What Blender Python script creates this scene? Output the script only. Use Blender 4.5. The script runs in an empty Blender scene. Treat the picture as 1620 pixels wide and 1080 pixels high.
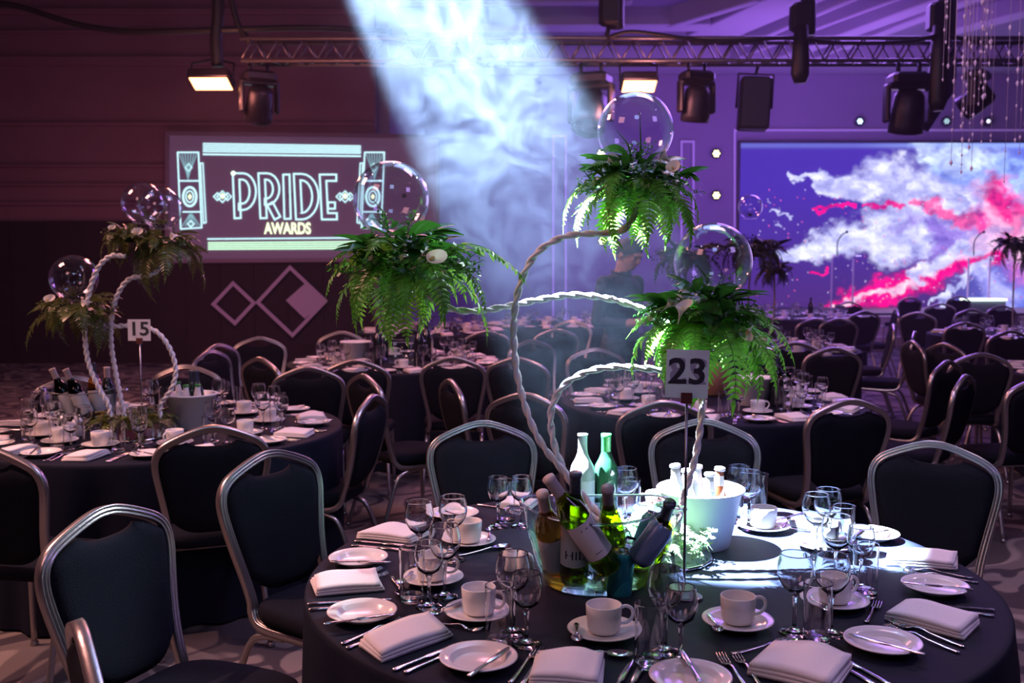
import bpy, bmesh, math, random
import numpy as np
from mathutils import Vector, Matrix, Euler
random.seed(7)
PI = math.pi
S = bpy.context.scene
C = S.collection
D = bpy.data

# ------------------------------------------------------------------ camera
F = 1575.0
TH = math.atan(130 / F)
CAMZ = 1.61
cd = D.cameras.new('camera'); cam = D.objects.new('camera', cd); C.objects.link(cam)
cd.sensor_width = 36; cd.lens = F * 36 / 1620; cd.clip_end = 100; cd.clip_start = .05
cam.location = (0, 0, CAMZ); cam.rotation_euler = (PI / 2 - TH, 0, 0)
cd.dof.use_dof = True; cd.dof.focus_distance = 2.75; cd.dof.aperture_fstop = 5.0
S.camera = cam

def ray(px, py):
    x = (px - 810) / F; y = (py - 540) / F
    return Vector((x, math.cos(TH) - y * math.sin(TH), -math.sin(TH) - y * math.cos(TH)))
def at_z(px, py, z):
    d = ray(px, py); return Vector((0, 0, CAMZ)) + d * ((z - CAMZ) / d.z)
def at(px, py, Y):
    d = ray(px, py); return Vector((0, 0, CAMZ)) + d * (Y / d.y)

# ------------------------------------------------------------------ world, exposure, lights
w = D.worlds.new('world'); S.world = w; w.use_nodes = True
bg = w.node_tree.nodes['Background']; bg.inputs[0].default_value = (.30, .16, .42, 1); bg.inputs[1].default_value = .035
S.view_settings.view_transform = 'Standard'; S.view_settings.look = 'None'
S.view_settings.gamma = 1; S.view_settings.use_curve_mapping = False; S.view_settings.exposure = 0.0
cy = S.cycles
cy.max_bounces = 10; cy.transparent_max_bounces = 24; cy.transmission_bounces = 10; cy.glossy_bounces = 4
cy.diffuse_bounces = 3; cy.volume_bounces = 0; cy.caustics_reflective = False; cy.caustics_refractive = False
cy.sample_clamp_indirect = 3.0; cy.volume_step_rate = 1.5; cy.volume_max_steps = 96

def lamp(kind, name, loc, aim, energy, color, **k):
    l = D.lights.new(name, kind); o = D.objects.new(name, l); C.objects.link(o)
    o.location = loc; l.energy = energy; l.color = color
    o.rotation_euler = (Vector(aim) - Vector(loc)).to_track_quat('-Z', 'Y').to_euler()
    for a, b in k.items(): setattr(l, a, b)
    return o
BEAM0 = Vector((-1.30, 3.5, 4.28)); BEAM1 = at_z(1150, 850, .75)
lamp('SPOT', 'beam_spot', BEAM0, BEAM1, 125000, (.58, .75, 1.0), spot_size=math.radians(13.6), spot_blend=.3, shadow_soft_size=.02)
lamp('AREA', 'warm_wash', (-2.6, .4, 3.6), (.1, 2.6, .7), 26, (1, .42, .42), size=1.2)
lamp('AREA', 'cool_front_wash', (.2, -.4, 3.9), (.6, 3.2, .7), 14, (.38, .56, 1.0), size=.8)
lamp('AREA', 'cool_wash', (.6, 4.6, 4.2), (.4, 2.7, .7), 34, (.36, .50, 1.0), size=1.6)
lamp('AREA', 'violet_wash', (3.4, .8, 3.6), (1.2, 3, .7), 24, (.55, .35, 1), size=1.0)
lamp('AREA', 'red_wash', (-4.6, 4.2, 4.6), (-1.6, 5.2, .6), 150, (1, .42, .36), size=1.2)
lamp('AREA', 'pink_wash_back', (-1.2, 9.8, 4.9), (-1.0, 8.6, .6), 110, (1, .34, .46), size=1.5)
lamp('AREA', 'pink_wash_centre', (1.2, 4.2, 4.4), (1.4, 6.4, .6), 50, (.9, .48, .72), size=1.2)
lamp('AREA', 'violet_stage_wash', (4.8, 14.5, 5.2), (4.2, 11, .3), 330, (.42, .18, 1), size=3)
lamp('AREA', 'violet_wall_wash', (2.0, 17.5, 1.2), (2.4, 21.8, 4.4), 150, (.32, .13, 1), size=4)
lamp('AREA', 'magenta_wall_wash', (-4.6, 12.6, .9), (-4.2, 15.5, 3.4), 24, (.85, .22, .40), size=3)
lamp('AREA', 'violet_ceiling_wash', (5.5, 17.5, 3.2), (5.5, 19, 5.6), 130, (.45, .16, 1), size=4)
lamp('SPOT', 'added_fern_backlight', (2.3, 5.0, 4.3), (-.3, 2.75, 1.55), 900, (.80, .95, 1.0), spot_size=math.radians(13), spot_blend=.5, shadow_soft_size=.04)  # unseen light added to backlight the left fern cluster
lamp('SPOT', 'floor_spot', (-3.8, 3.4, 4.4), (-1.25, 3.35, 0), 620, (1, .5, .42), spot_size=math.radians(46), spot_blend=.5, shadow_soft_size=.03)
lamp('SPOT', 'floor_spot_side', (4.4, 5.6, 4.6), (2.2, 3.5, 0), 260, (.8, .5, .7), spot_size=math.radians(50), spot_blend=.5, shadow_soft_size=.03)

for i, (x, y, z, e, c) in enumerate(((-1.7, 1.2, 4.2, 9, (.6, .75, 1)), (.9, .2, 4.3, 8, (1, .6, .55)), (2.6, 2.4, 4.2, 9, (.7, .5, 1)), (1.2, 4.9, 4.4, 14, (.5, .65, 1)), (-3.2, 5.6, 4.4, 10, (.7, .45, 1)), (-2.2, 3.2, 4.2, 9, (1, .5, .4)), (2.9, 7.4, 4.6, 14, (.55, .35, 1)), (-.6, 6.8, 4.6, 12, (.7, .5, 1)))):
    lamp('POINT', 'added_glint_light', (x, y, z), (x, y, 0), e, c, shadow_soft_size=.045)  # unseen point lights added to put highlights on the glassware

# ------------------------------------------------------------------ materials
def mat(name, base=(.5, .5, .5), rough=.5, metal=0, emis=None, es=0, spec=.5, bump=0, bscale=60, noise=0, sheen=0, nscale=8):
    m = D.materials.new(name); m.use_nodes = True; nt = m.node_tree; b = nt.nodes['Principled BSDF']
    b.inputs['Base Color'].default_value = (*base, 1); b.inputs['Roughness'].default_value = rough
    b.inputs['Metallic'].default_value = metal; b.inputs['Specular IOR Level'].default_value = spec
    if sheen: b.inputs['Sheen Weight'].default_value = sheen
    if emis: b.inputs['Emission Color'].default_value = (*emis, 1); b.inputs['Emission Strength'].default_value = es
    if bump or noise:
        tc = nt.nodes.new('ShaderNodeTexCoord')
        n = nt.nodes.new('ShaderNodeTexNoise'); n.inputs['Scale'].default_value = bscale; n.inputs['Detail'].default_value = 3
        nt.links.new(tc.outputs['Object'], n.inputs['Vector'])
        if bump:
            bp = nt.nodes.new('ShaderNodeBump'); bp.inputs['Strength'].default_value = bump; bp.inputs['Distance'].default_value = .004
            nt.links.new(n.outputs['Fac'], bp.inputs['Height']); nt.links.new(bp.outputs['Normal'], b.inputs['Normal'])
        if noise:
            n2 = nt.nodes.new('ShaderNodeTexNoise'); n2.inputs['Scale'].default_value = nscale; n2.inputs['Detail'].default_value = 3
            nt.links.new(tc.outputs['Object'], n2.inputs['Vector'])
            mx = nt.nodes.new('ShaderNodeMix'); mx.data_type = 'RGBA'
            mx.inputs[6].default_value = (*[c * (1 - noise) for c in base], 1); mx.inputs[7].default_value = (*[min(1, c * (1 + noise)) for c in base], 1)
            nt.links.new(n2.outputs['Fac'], mx.inputs[0]); nt.links.new(mx.outputs[2], b.inputs['Base Color'])
    return m
def emat(name, col, s):
    m = D.materials.new(name); m.use_nodes = True; nt = m.node_tree; nt.nodes.clear()
    e = nt.nodes.new('ShaderNodeEmission'); o = nt.nodes.new('ShaderNodeOutputMaterial')
    e.inputs[0].default_value = (*col, 1); e.inputs[1].default_value = s; nt.links.new(e.outputs[0], o.inputs[0]); return m
def leafmat(name, a, b, trans, tw=.5, rough=.32):
    m = D.materials.new(name); m.use_nodes = True; nt = m.node_tree; p = nt.nodes['Principled BSDF']; out = nt.nodes['Material Output']
    tc = nt.nodes.new('ShaderNodeTexCoord'); n = nt.nodes.new('ShaderNodeTexNoise'); n.inputs['Scale'].default_value = 14
    oi = nt.nodes.new('ShaderNodeObjectInfo'); ad = nt.nodes.new('ShaderNodeMath'); ad.operation = 'ADD'
    mu = nt.nodes.new('ShaderNodeMath'); mu.operation = 'MULTIPLY'; mu.inputs[1].default_value = .55
    nt.links.new(tc.outputs['Object'], n.inputs['Vector'])
    nt.links.new(oi.outputs['Random'], mu.inputs[0]); nt.links.new(mu.outputs[0], ad.inputs[0])
    sb = nt.nodes.new('ShaderNodeMath'); sb.operation = 'SUBTRACT'; sb.inputs[1].default_value = .25
    nt.links.new(n.outputs['Fac'], sb.inputs[0]); nt.links.new(sb.outputs[0], ad.inputs[1])
    mx = nt.nodes.new('ShaderNodeMix'); mx.data_type = 'RGBA'; mx.inputs[6].default_value = (*a, 1); mx.inputs[7].default_value = (*b, 1)
    nt.links.new(ad.outputs[0], mx.inputs[0]); nt.links.new(mx.outputs[2], p.inputs['Base Color'])
    p.inputs['Roughness'].default_value = rough
    t = nt.nodes.new('ShaderNodeBsdfTranslucent'); t.inputs[0].default_value = (*trans, 1)
    ms = nt.nodes.new('ShaderNodeMixShader'); ms.inputs[0].default_value = tw
    nt.links.new(p.outputs[0], ms.inputs[1]); nt.links.new(t.outputs[0], ms.inputs[2]); nt.links.new(ms.outputs[0], out.inputs[0])
    return m
def thin_glass(name, tint=(1, 1, 1), ior=1.45, boost=1.0, rough=0.0):
    m = D.materials.new(name); m.use_nodes = True; nt = m.node_tree; nt.nodes.clear()
    o = nt.nodes.new('ShaderNodeOutputMaterial'); lw = nt.nodes.new('ShaderNodeLayerWeight'); lw.inputs[0].default_value = .5
    fr = nt.nodes.new('ShaderNodeMath'); fr.operation = 'POWER'; fr.inputs[1].default_value = 3.6; nt.links.new(lw.outputs['Facing'], fr.inputs[0])
    mul = nt.nodes.new('ShaderNodeMath'); mul.operation = 'MULTIPLY_ADD'; mul.inputs[1].default_value = .62 * boost; mul.inputs[2].default_value = .035; mul.use_clamp = True
    t = nt.nodes.new('ShaderNodeBsdfTransparent'); t.inputs[0].default_value = (*tint, 1)
    g = nt.nodes.new('ShaderNodeBsdfGlossy'); g.inputs['Roughness'].default_value = rough; g.inputs[0].default_value = (1, 1, 1, 1)
    ms = nt.nodes.new('ShaderNodeMixShader')
    nt.links.new(fr.outputs[0], mul.inputs[0]); nt.links.new(mul.outputs[0], ms.inputs[0])
    nt.links.new(t.outputs[0], ms.inputs[1]); nt.links.new(g.outputs[0], ms.inputs[2]); nt.links.new(ms.outputs[0], o.inputs[0]); return m
def solid_glass(name, col=(1, 1, 1), ior=1.45, rough=0):
    m = D.materials.new(name); m.use_nodes = True; nt = m.node_tree; nt.nodes.clear()
    o = nt.nodes.new('ShaderNodeOutputMaterial'); g = nt.nodes.new('ShaderNodeBsdfGlass')
    g.inputs[0].default_value = (*col, 1); g.inputs['Roughness'].default_value = rough; g.inputs['IOR'].default_value = ior
    nt.links.new(g.outputs[0], o.inputs[0]); return m

FAB = mat('chair_fabric', (.010, .011, .017), .9, bump=.4, bscale=260, spec=.08)
ALU = mat('chair_aluminium', (.46, .44, .43), .30, .9, bump=.1, bscale=120)
CLOTH = mat('black_tablecloth_fabric', (.0095, .012, .024), .7, bump=.35, bscale=14, spec=.10)
WHITE = mat('white_porcelain', (.80, .79, .76), .16)
NAPK = mat('napkin_linen', (.78, .75, .74), .8, bump=.3, bscale=220)
STEEL = mat('cutlery_steel', (.72, .71, .72), .13, 1)
DSTEEL = mat('dark_steel', (.25, .25, .27), .3, 1)
TGLASS = solid_glass('drinking_glass_wall', (.99, .995, 1), 1.45)
GGLASS = thin_glass('globe_glass', (.97, .97, 1), 1.45, 1.5)
SGLASS = solid_glass('solid_clear_glass', (.98, .99, 1))
ROPE = mat('white_twisted_rod_paint', (.80, .82, .82), .35)
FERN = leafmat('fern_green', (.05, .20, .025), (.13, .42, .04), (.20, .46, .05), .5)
PALEF = leafmat('overexposed_foot_fern', (.12, .22, .10), (.28, .42, .22), (.24, .34, .18), .4)  # paler fern copy; overexposure at the stand foot is put into the colour
LEAF = leafmat('dark_leaf_green', (.012, .06, .012), (.03, .15, .025), (.06, .30, .03), .3, .25)
SPRIG = leafmat('sprig_green', (.02, .11, .02), (.05, .24, .03), (.10, .42, .04), .4)
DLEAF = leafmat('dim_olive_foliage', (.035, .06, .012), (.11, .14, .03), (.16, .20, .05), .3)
LILY = leafmat('calla_lily_white', (.90, .88, .80), (.94, .92, .84), (.8, .85, .6), .3, .5)
SPADIX = mat('lily_spadix_yellow', (.75, .55, .08), .6)
BLACK = mat('black_paint', (.012, .012, .014), .45)
BLKMET = mat('black_truss_metal', (.022, .020, .032), .4, .6)
TRUSSM = mat('truss_aluminium', (.22, .20, .24), .4, .8)
CARD = leafmat('white_card', (.80, .82, .84), (.80, .82, .84), (.7, .8, .85), .35, .6)
INK = mat('black_ink', (.02, .02, .03), .7)
GHOST = mat('show_through_ink', (.34, .33, .42), .8)
CLIP = mat('brown_clip_plastic', (.10, .03, .025), .4)
BUCKET = mat('white_bucket_enamel', (.80, .82, .82), .38)
ICE = solid_glass('ice', (.95, .98, 1), 1.31, .15)
GR_GLASS = thin_glass('green_bottle_glass', (.12, .42, .06), 1.5, 1.2)
DG_GLASS = thin_glass('dark_bottle_glass', (.02, .06, .03), 1.5, 1.2)
YG_GLASS = thin_glass('olive_wine_bottle_glass', (.42, .50, .02), 1.5, 1.2)
AM_GLASS = thin_glass('amber_wine_glass', (.75, .42, .10), 1.5, 1.2)
BR_GLASS = mat('brown_bottle_glass', (.10, .025, .01), .08, spec=.8)
PALEB = mat('frosted_pale_bottle', (.34, .38, .38), .25)
BEERW = mat('pale_beer_bottle', (.60, .66, .64), .2)
LABEL = mat('bottle_label_paper', (.72, .70, .66), .6)
CAPW = mat('capsule_cream', (.55, .46, .44), .45)
CAPD = mat('capsule_navy', (.03, .04, .07), .35)
CAPT = mat('capsule_taupe', (.28, .24, .26), .45)
CANM = mat('can_blue_grey', (.14, .22, .38), .35, .25)
TEAL = mat('teal_can', (.03, .30, .30), .3, .4)
CAPG = mat('bottle_cap_white', (.85, .85, .9), .35)
GREENC = mat('green_foil', (.02, .22, .04), .3)
SKIN = mat('skin', (.42, .24, .19), .5)
SHIRT = mat('dark_shirt', (.035, .055, .085), .85)
TROUS = mat('dark_trousers', (.015, .015, .02), .85)
HAIR = mat('dark_hair', (.015, .012, .012), .6)
TABM = mat('plywood_tabletop', (.25, .18, .12), .6)
CRYST = mat('chandelier_crystal', (.75, .65, .9), .08, spec=1.0)

# ------------------------------------------------------------------ mesh building
class M:
    def __init__(s): s.v = []; s.f = []; s.flat = set()
    def add(s, v, f, flat=False):
        n = len(s.v); s.v += [tuple(p) for p in v]
        for q in f:
            if flat: s.flat.add(len(s.f))
            s.f.append(tuple(i + n for i in q))
        return s
    def box(s, c, d, R=None):
        v = []
        for x in (-1, 1):
            for y in (-1, 1):
                for z in (-1, 1):
                    p = Vector((x * d[0] / 2, y * d[1] / 2, z * d[2] / 2))
                    if R: p = R @ p
                    v.append(p + Vector(c))
        return s.add(v, [(0, 1, 3, 2), (4, 6, 7, 5), (0, 4, 5, 1), (2, 3, 7, 6), (0, 2, 6, 4), (1, 5, 7, 3)], True)
    def rbox(s, c, d, b):       # box with chamfered vertical and horizontal edges
        X, Y, Z = d[0] / 2, d[1] / 2, d[2] / 2; v = []; f = []
        def ring(ix, z):
            k = len(v)
            for sx, sy in ((1, 1), (-1, 1), (-1, -1), (1, -1)):
                a = (sx * (X - ix), sy * (Y - ix - b)); bb = (sx * (X - ix - b), sy * (Y - ix))
                for q in ((a, bb) if sx * sy > 0 else (bb, a)): v.append((c[0] + q[0], c[1] + q[1], c[2] + z))
            return k
        r = [ring(b, -Z), ring(0, -Z + b), ring(0, Z - b), ring(b, Z)]
        for a, e in zip(r, r[1:]):
            for i in range(8): f.append((a + i, a + (i + 1) % 8, e + (i + 1) % 8, e + i))
        f.append(tuple(range(r[0] + 7, r[0] - 1, -1))); f.append(tuple(range(r[3], r[3] + 8)))
        return s.add(v, f, True)
    def tube(s, pts, r, n=8, cap=True):
        pts = [Vector(p) for p in pts]; m = len(pts)
        rr = r if isinstance(r, (list, tuple)) else [r] * m
        t = [(pts[min(i + 1, m - 1)] - pts[max(i - 1, 0)]).normalized() for i in range(m)]
        u = t[0].orthogonal().normalized(); v = []; f = []
        for i in range(m):
            u = (u - t[i] * u.dot(t[i])).normalized(); w_ = t[i].cross(u)
            for k in range(n):
                a = 2 * PI * k / n; v.append(pts[i] + (u * math.cos(a) + w_ * math.sin(a)) * rr[i])
        for i in range(m - 1):
            for k in range(n): f.append((i * n + k, i * n + (k + 1) % n, (i + 1) * n + (k + 1) % n, (i + 1) * n + k))
        if cap: f.append(tuple(range(n - 1, -1, -1))); f.append(tuple((m - 1) * n + k for k in range(n)))
        return s.add(v, f)
    def rope(s, pts, r, pitch, n=12, lobes=2):
        pts = [Vector(p) for p in pts]; m = len(pts); L = [0]
        for a, b in zip(pts, pts[1:]): L.append(L[-1] + (b - a).length)
        t = [(pts[min(i + 1, m - 1)] - pts[max(i - 1, 0)]).normalized() for i in range(m)]
        u = t[0].orthogonal().normalized(); v = []; f = []
        for i in range(m):
            u = (u - t[i] * u.dot(t[i])).normalized(); w_ = t[i].cross(u); ph = 2 * PI * L[i] / pitch
            for k in range(n):
                a = 2 * PI * k / n; q = r * (.44 + .60 * abs(math.cos(lobes * a / 2)) ** .9); a2 = a + ph
                v.append(pts[i] + (u * math.cos(a2) + w_ * math.sin(a2)) * q)
        for i in range(m - 1):
            for k in range(n): f.append((i * n + k, i * n + (k + 1) % n, (i + 1) * n + (k + 1) % n, (i + 1) * n + k))
        f.append(tuple(range(n - 1, -1, -1))); f.append(tuple((m - 1) * n + k for k in range(n)))
        return s.add(v, f)
    def lathe(s, prof, n=24, T=None, sx=1, sy=1):
        v = []; f = []; m = len(prof)
        for r, z in prof:
            for k in range(n):
                a = 2 * PI * k / n; p = Vector((r * math.cos(a) * sx, r * math.sin(a) * sy, z)); v.append(T @ p if T else p)
        for i in range(m - 1):
            for k in range(n): f.append((i * n + k, i * n + (k + 1) % n, (i + 1) * n + (k + 1) % n, (i + 1) * n + k))
        if prof[0][0] > 1e-4 and prof[0][0] < 10: pass
        return s.add(v, f)
    def disc(s, r, z, n=24, T=None, flip=False):
        v = [Vector((r * math.cos(2 * PI * k / n), r * math.sin(2 * PI * k / n), z)) for k in range(n)]
        if T: v = [T @ p for p in v]
        q = tuple(range(n)); return s.add(v, [q[::-1] if flip else q], True)
    def sphere(s, c, r, n=12, m=8, sc=(1, 1, 1), T=None):
        v = []; f = []
        for i in range(m + 1):
            ph = PI * i / m
            for k in range(n):
                a = 2 * PI * k / n; p = Vector((math.sin(ph) * math.cos(a) * sc[0] * r, math.sin(ph) * math.sin(a) * sc[1] * r, math.cos(ph) * sc[2] * r))
                if T: p = T @ p
                v.append(p + Vector(c))
        for i in range(m):
            for k in range(n): f.append((i * n + k, (i + 1) * n + k, (i + 1) * n + (k + 1) % n, i * n + (k + 1) % n))
        return s.add(v, f)
    def ribbon(s, pts, wd, n, th=0.003, closed=False):   # flat stroke in a plane with normal n
        pts = [Vector(p) for p in pts]; n = Vector(n); m = len(pts); v = []; f = []
        for i in range(m):
            a = pts[i - 1] if (i or closed) else pts[i]; b = pts[(i + 1) % m] if (i < m - 1 or closed) else pts[i]
            t1 = (pts[i] - a); t2 = (b - pts[i]); t1 = t1.normalized() if t1.length > 1e-9 else t2.normalized(); t2 = t2.normalized() if t2.length > 1e-9 else t1
            p1 = t1.cross(n); p2 = t2.cross(n); q = (p1 + p2)
            q = q.normalized() if q.length > 1e-6 else p1
            k = wd / 2 / max(.45, q.dot(p1))
            for o in (q * k, -q * k): v.append(pts[i] + o); v.append(pts[i] + o + n * th)
        mm = m if closed else m - 1
        for i in range(mm):
            a = i * 4; b = ((i + 1) % m) * 4
            f += [(a + 1, b + 1, b + 3, a + 3), (a, a + 2, b + 2, b), (a, b, b + 1, a + 1), (a + 2, a + 3, b + 3, b + 2)]
        return s.add(v, f, True)
    def mesh(s, name, m, smooth=True, fix=False):
        me = D.meshes.new(name); me.from_pydata([tuple(p) for p in s.v], [], s.f)
        me.polygons.foreach_set('use_smooth', [smooth and i not in s.flat for i in range(len(s.f))])
        for q in (m if isinstance(m, (list, tuple)) else [m]): me.materials.append(q)
        if fix:
            b = bmesh.new(); b.from_mesh(me); bmesh.ops.remove_doubles(b, verts=b.verts, dist=1e-5); bmesh.ops.recalc_face_normals(b, faces=b.faces); b.to_mesh(me); b.free()
        me.update(); return me

def spline(P, step=None, n=8):
    P = [Vector(p) for p in P]; out = []
    for i in range(len(P) - 1):
        a = P[i - 1] if i else P[i] * 2 - P[i + 1]; b = P[i]; c = P[i + 1]; d = P[i + 2] if i + 2 < len(P) else P[i + 1] * 2 - P[i]
        k = max(1, int((c - b).length / step)) if step else n
        for j in range(k):
            t = j / k; out.append(.5 * ((2 * b) + (c - a) * t + (2 * a - 5 * b + 4 * c - d) * t * t + (3 * b - a - 3 * c + d) * t ** 3))
    out.append(P[-1]); return out

def link(name, data, parent=None, mw=None):
    o = D.objects.new(name, data); C.objects.link(o)
    if parent: o.parent = parent
    if mw is not None: o.matrix_local = mw
    return o
def tag(o, label=None, cat=None, group=None, kind=None):
    if label: o['label'] = label
    if cat: o['category'] = cat
    if group: o['group'] = group
    if kind: o['kind'] = kind
    return o
def TR(loc, rz=0, s=1, rx=0, ry=0):
    return Matrix.Translation(Vector(loc)) @ Euler((rx, ry, rz)).to_matrix().to_4x4() @ Matrix.Diagonal((s, s, s, 1))
def thing(name, parts, mw, label, cat, group=None):
    """parts: list of (name, mesh, matrix|None, subparts, label|None); a single mesh makes a one-mesh thing"""
    if not isinstance(parts, list):
        o = link(name, parts, None, mw)
    else:
        o = link(name, None, None, mw); o.empty_display_size = .05
        for p in parts:
            q = link(p[0], p[1], o, p[2] if len(p) > 2 and p[2] is not None else Matrix())
            if len(p) > 4 and p[4]: q['label'] = p[4]
            for sp in (p[3] if len(p) > 3 and p[3] else []): link(sp[0], sp[1], q, sp[2] if len(sp) > 2 else Matrix())
    return tag(o, label, cat, group)
def struct(name, me, parent=None):
    o = link(name, me, parent)
    if not parent: o['kind'] = 'structure'
    return o
def text_mesh(body, size, m, extrude=.001, bend=None, mirror=False, off=0.0):
    cu = D.curves.new('lettering', 'FONT'); cu.body = body; cu.size = size; cu.align_x = 'CENTER'; cu.align_y = 'CENTER'; cu.extrude = extrude; cu.offset = off; cu.resolution_u = 4
    o = D.objects.new('lettering', cu); C.objects.link(o)
    dg = bpy.context.evaluated_depsgraph_get(); me = D.meshes.new_from_object(o.evaluated_get(dg)); D.objects.remove(o)
    for v in me.vertices:
        x, y, z = v.co
        x *= 1.1
        if mirror: x = -x
        if bend: r = bend + z; v.co = (r * math.sin(x / bend), -r * math.cos(x / bend), y)
        else: v.co = (x, -z, y)
    me.materials.clear(); me.materials.append(m); return me
# ------------------------------------------------------------------ the setting
def carpet():
    m = D.materials.new('patterned_carpet'); m.use_nodes = True; nt = m.node_tree; b = nt.nodes['Principled BSDF']; b.inputs['Roughness'].default_value = .95
    b.inputs['Specular IOR Level'].default_value = .15
    tc = nt.nodes.new('ShaderNodeTexCoord'); n = nt.nodes.new('ShaderNodeTexNoise'); n.inputs['Scale'].default_value = 1.5; n.inputs['Detail'].default_value = 1.5; n.inputs['Distortion'].default_value = 1.2
    r = nt.nodes.new('ShaderNodeValToRGB'); e = r.color_ramp.elements
    e[0].position = .40; e[0].color = (.085, .075, .080, 1); e[1].position = .42; e[1].color = (.34, .30, .28, 1)
    for p, c in ((.445, (.34, .30, .28, 1)), (.46, (.19, .165, .165, 1)), (.56, (.19, .165, .165, 1)), (.575, (.07, .06, .075, 1)), (.64, (.07, .06, .075, 1)), (.655, (.27, .23, .22, 1))):
        q = e.new(p); q.color = c
    n2 = nt.nodes.new('ShaderNodeTexNoise'); n2.inputs['Scale'].default_value = 220
    mx = nt.nodes.new('ShaderNodeMix'); mx.data_type = 'RGBA'; mx.blend_type = 'MULTIPLY'; mx.inputs[0].default_value = .6
    bp = nt.nodes.new('ShaderNodeBump'); bp.inputs['Strength'].default_value = .6; bp.inputs['Distance'].default_value = .006
    L = nt.links.new
    L(tc.outputs['Object'], n.inputs['Vector']); L(tc.outputs['Object'], n2.inputs['Vector']); L(n.outputs['Fac'], r.inputs[0])
    L(r.outputs[0], mx.inputs[6]); L(n2.outputs['Fac'], mx.inputs[7]); L(mx.outputs[2], b.inputs['Base Color'])
    L(n2.outputs['Fac'], bp.inputs['Height']); L(bp.outputs['Normal'], b.inputs['Normal']); return m
CARPET = carpet()
WALLM = mat('wall_plum_paint', (.24, .13, .17), .85, noise=.12, nscale=1.5)
WALLD = mat('dark_drape', (.022, .014, .020), .9, noise=.2, nscale=3)
WALLB = mat('stage_flat_paint', (.30, .26, .36), .8, noise=.08, nscale=1)
CEILM = mat('ceiling_paint', (.42, .40, .46), .85)
CEILD = mat('ceiling_recess_paint', (.20, .18, .24), .9)
XL, XR, YW, YB, ZC = -9.5, 15.0, 15.5, 22.0, 5.6
struct('floor', M().box((2.75, 9.5, -.05), (24.5, 27, .1)).mesh('floor', CARPET))
wl = struct('wall_left_panel', M().box((-5.85, YW + .1, ZC / 2), (7.5, .2, ZC)).mesh('wall', WALLM))
struct('wall_back', M().box((6.6, YB + .1, ZC / 2), (17.4, .2, ZC)).mesh('wall', WALLB))
struct('wall_recess_side', M().box((-2.0, (YW + YB) / 2 + .1, ZC / 2), (.2, YB - YW - .2, ZC)).mesh('wall', WALLB))
struct('wall_left', M().box((XL - .1, 9.5, ZC / 2), (.2, 27, ZC)).mesh('wall', WALLM))
struct('wall_right', M().box((XR + .1, 9.5, ZC / 2), (.2, 27, ZC)).mesh('wall', WALLB))
struct('wall_front', M().box((2.75, -4.1, ZC / 2), (24.9, .2, ZC)).mesh('wall', WALLD))
# ceiling: slab, a lowered soffit band along the back and slanting mouldings round the coffers
ce = struct('ceiling', M().box((2.75, 9.2, ZC + .35), (24.9, 27.4, .1)).mesh('ceiling', CEILD))
def beam(a, b, wd, dp, z, m, name='ceiling_beam'):
    a = Vector((a[0], a[1], 0)); b = Vector((b[0], b[1], 0)); d = (b - a); c = (a + b) / 2; ang = math.atan2(d.y, d.x)
    link(name, M().rbox((0, 0, 0), (d.length, wd, dp), .02).mesh(name, m), ce, TR((c.x, c.y, z), ang))
beam((-9.5, 21.2), (15, 21.2), 1.6, .30, ZC + .15, CEILM, 'ceiling_soffit')
beam((-9.5, 15.0), (-2.0, 15.0), 1.2, .34, ZC + .13, WALLM, 'ceiling_soffit')
def cz(px, py): v = at_z(px, py, ZC); return (v.x, v.y)
for (a, b, wd, dp) in (((1120, 62), (1330, -30), .9, .30), ((1240, 92), (1530, -14), .35, .36), ((1330, 80), (1560, -6), .30, .30),
                       ((1180, 70), (1390, -20), .12, .40), ((1150, 98), (1470, -20), .10, .36), ((1290, 90), (1545, -10), .08, .42),
                       ((560, 46), (1120, 44), .5, .34), ((560, 8), (1000, 6), .3, .3), ((1060, 42), (1200, 0), .18, .38), ((1480, 60), (1640, 20), .4, .3)):
    beam(cz(*a), cz(*b), wd, dp, ZC + .16, CEILM)
for i in range(4):
    for j in range(6):
        beam((-9.5 + j * 4.4, 1 + i * 3.6), (-9.5 + j * 4.4 + 3.9, 1 + i * 3.6), .4, .3, ZC + .16, CEILM)
# stage
STG = mat('stage_fascia_paint', (.32, .28, .40), .7)
STD = mat('stage_deck_black', (.05, .045, .07), .6)
st = struct('stage_platform', M().box((9.2, 20.75, .27), (12.6, 2.5, .54)).mesh('stage_platform', STG))
link('stage_deck', M().box((9.2, 20.73, .55), (12.64, 2.56, .02)).mesh('stage_deck', STD), st)
for k in range(10): link('fascia_panel', M().rbox((3.6 + k * 1.24, 19.47, .27), (1.2, .03, .48), .01).mesh('fascia_panel', STG), st)
sx = at_z(1395, 545, 0.0).x
for i, (h, y) in enumerate(((.18, 18.5), (.36, 18.85), (.52, 19.2))):
    link('step', M().rbox((7.0, y, h / 2), (.9, .36, h), .01).mesh('step', mat('stage_step', (.6, .5, .55), .6)), st)

# dark drape panels under and beside the projection screen
YS = 15.36
def W(px, py, off=0.0): return at(px, py, YS - off)
def wallquad(name, P, m, th, Y):
    mm = M(); v = [at(p[0], p[1], Y) for p in P]; v2 = [q + Vector((0, th, 0)) for q in v]
    n = len(P); f = [tuple(range(n)), tuple(range(2 * n - 1, n - 1, -1))] + [(i, i + n, (i + 1) % n + n, (i + 1) % n) for i in range(n)]
    return mm.add(v + v2, f, True).mesh(name, m, fix=True)
dr = struct('wall_drape', M().box((-5.85, 15.44, 1.1), (7.4, .06, 2.2)).mesh('wall_drape', WALLD))
for k in range(14): link('wall_panel_joint', M().box((-9.3 + k * .53, 15.405, 1.1), (.03, .03, 2.2)).mesh('wall_panel_joint', WALLD), dr)
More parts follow.
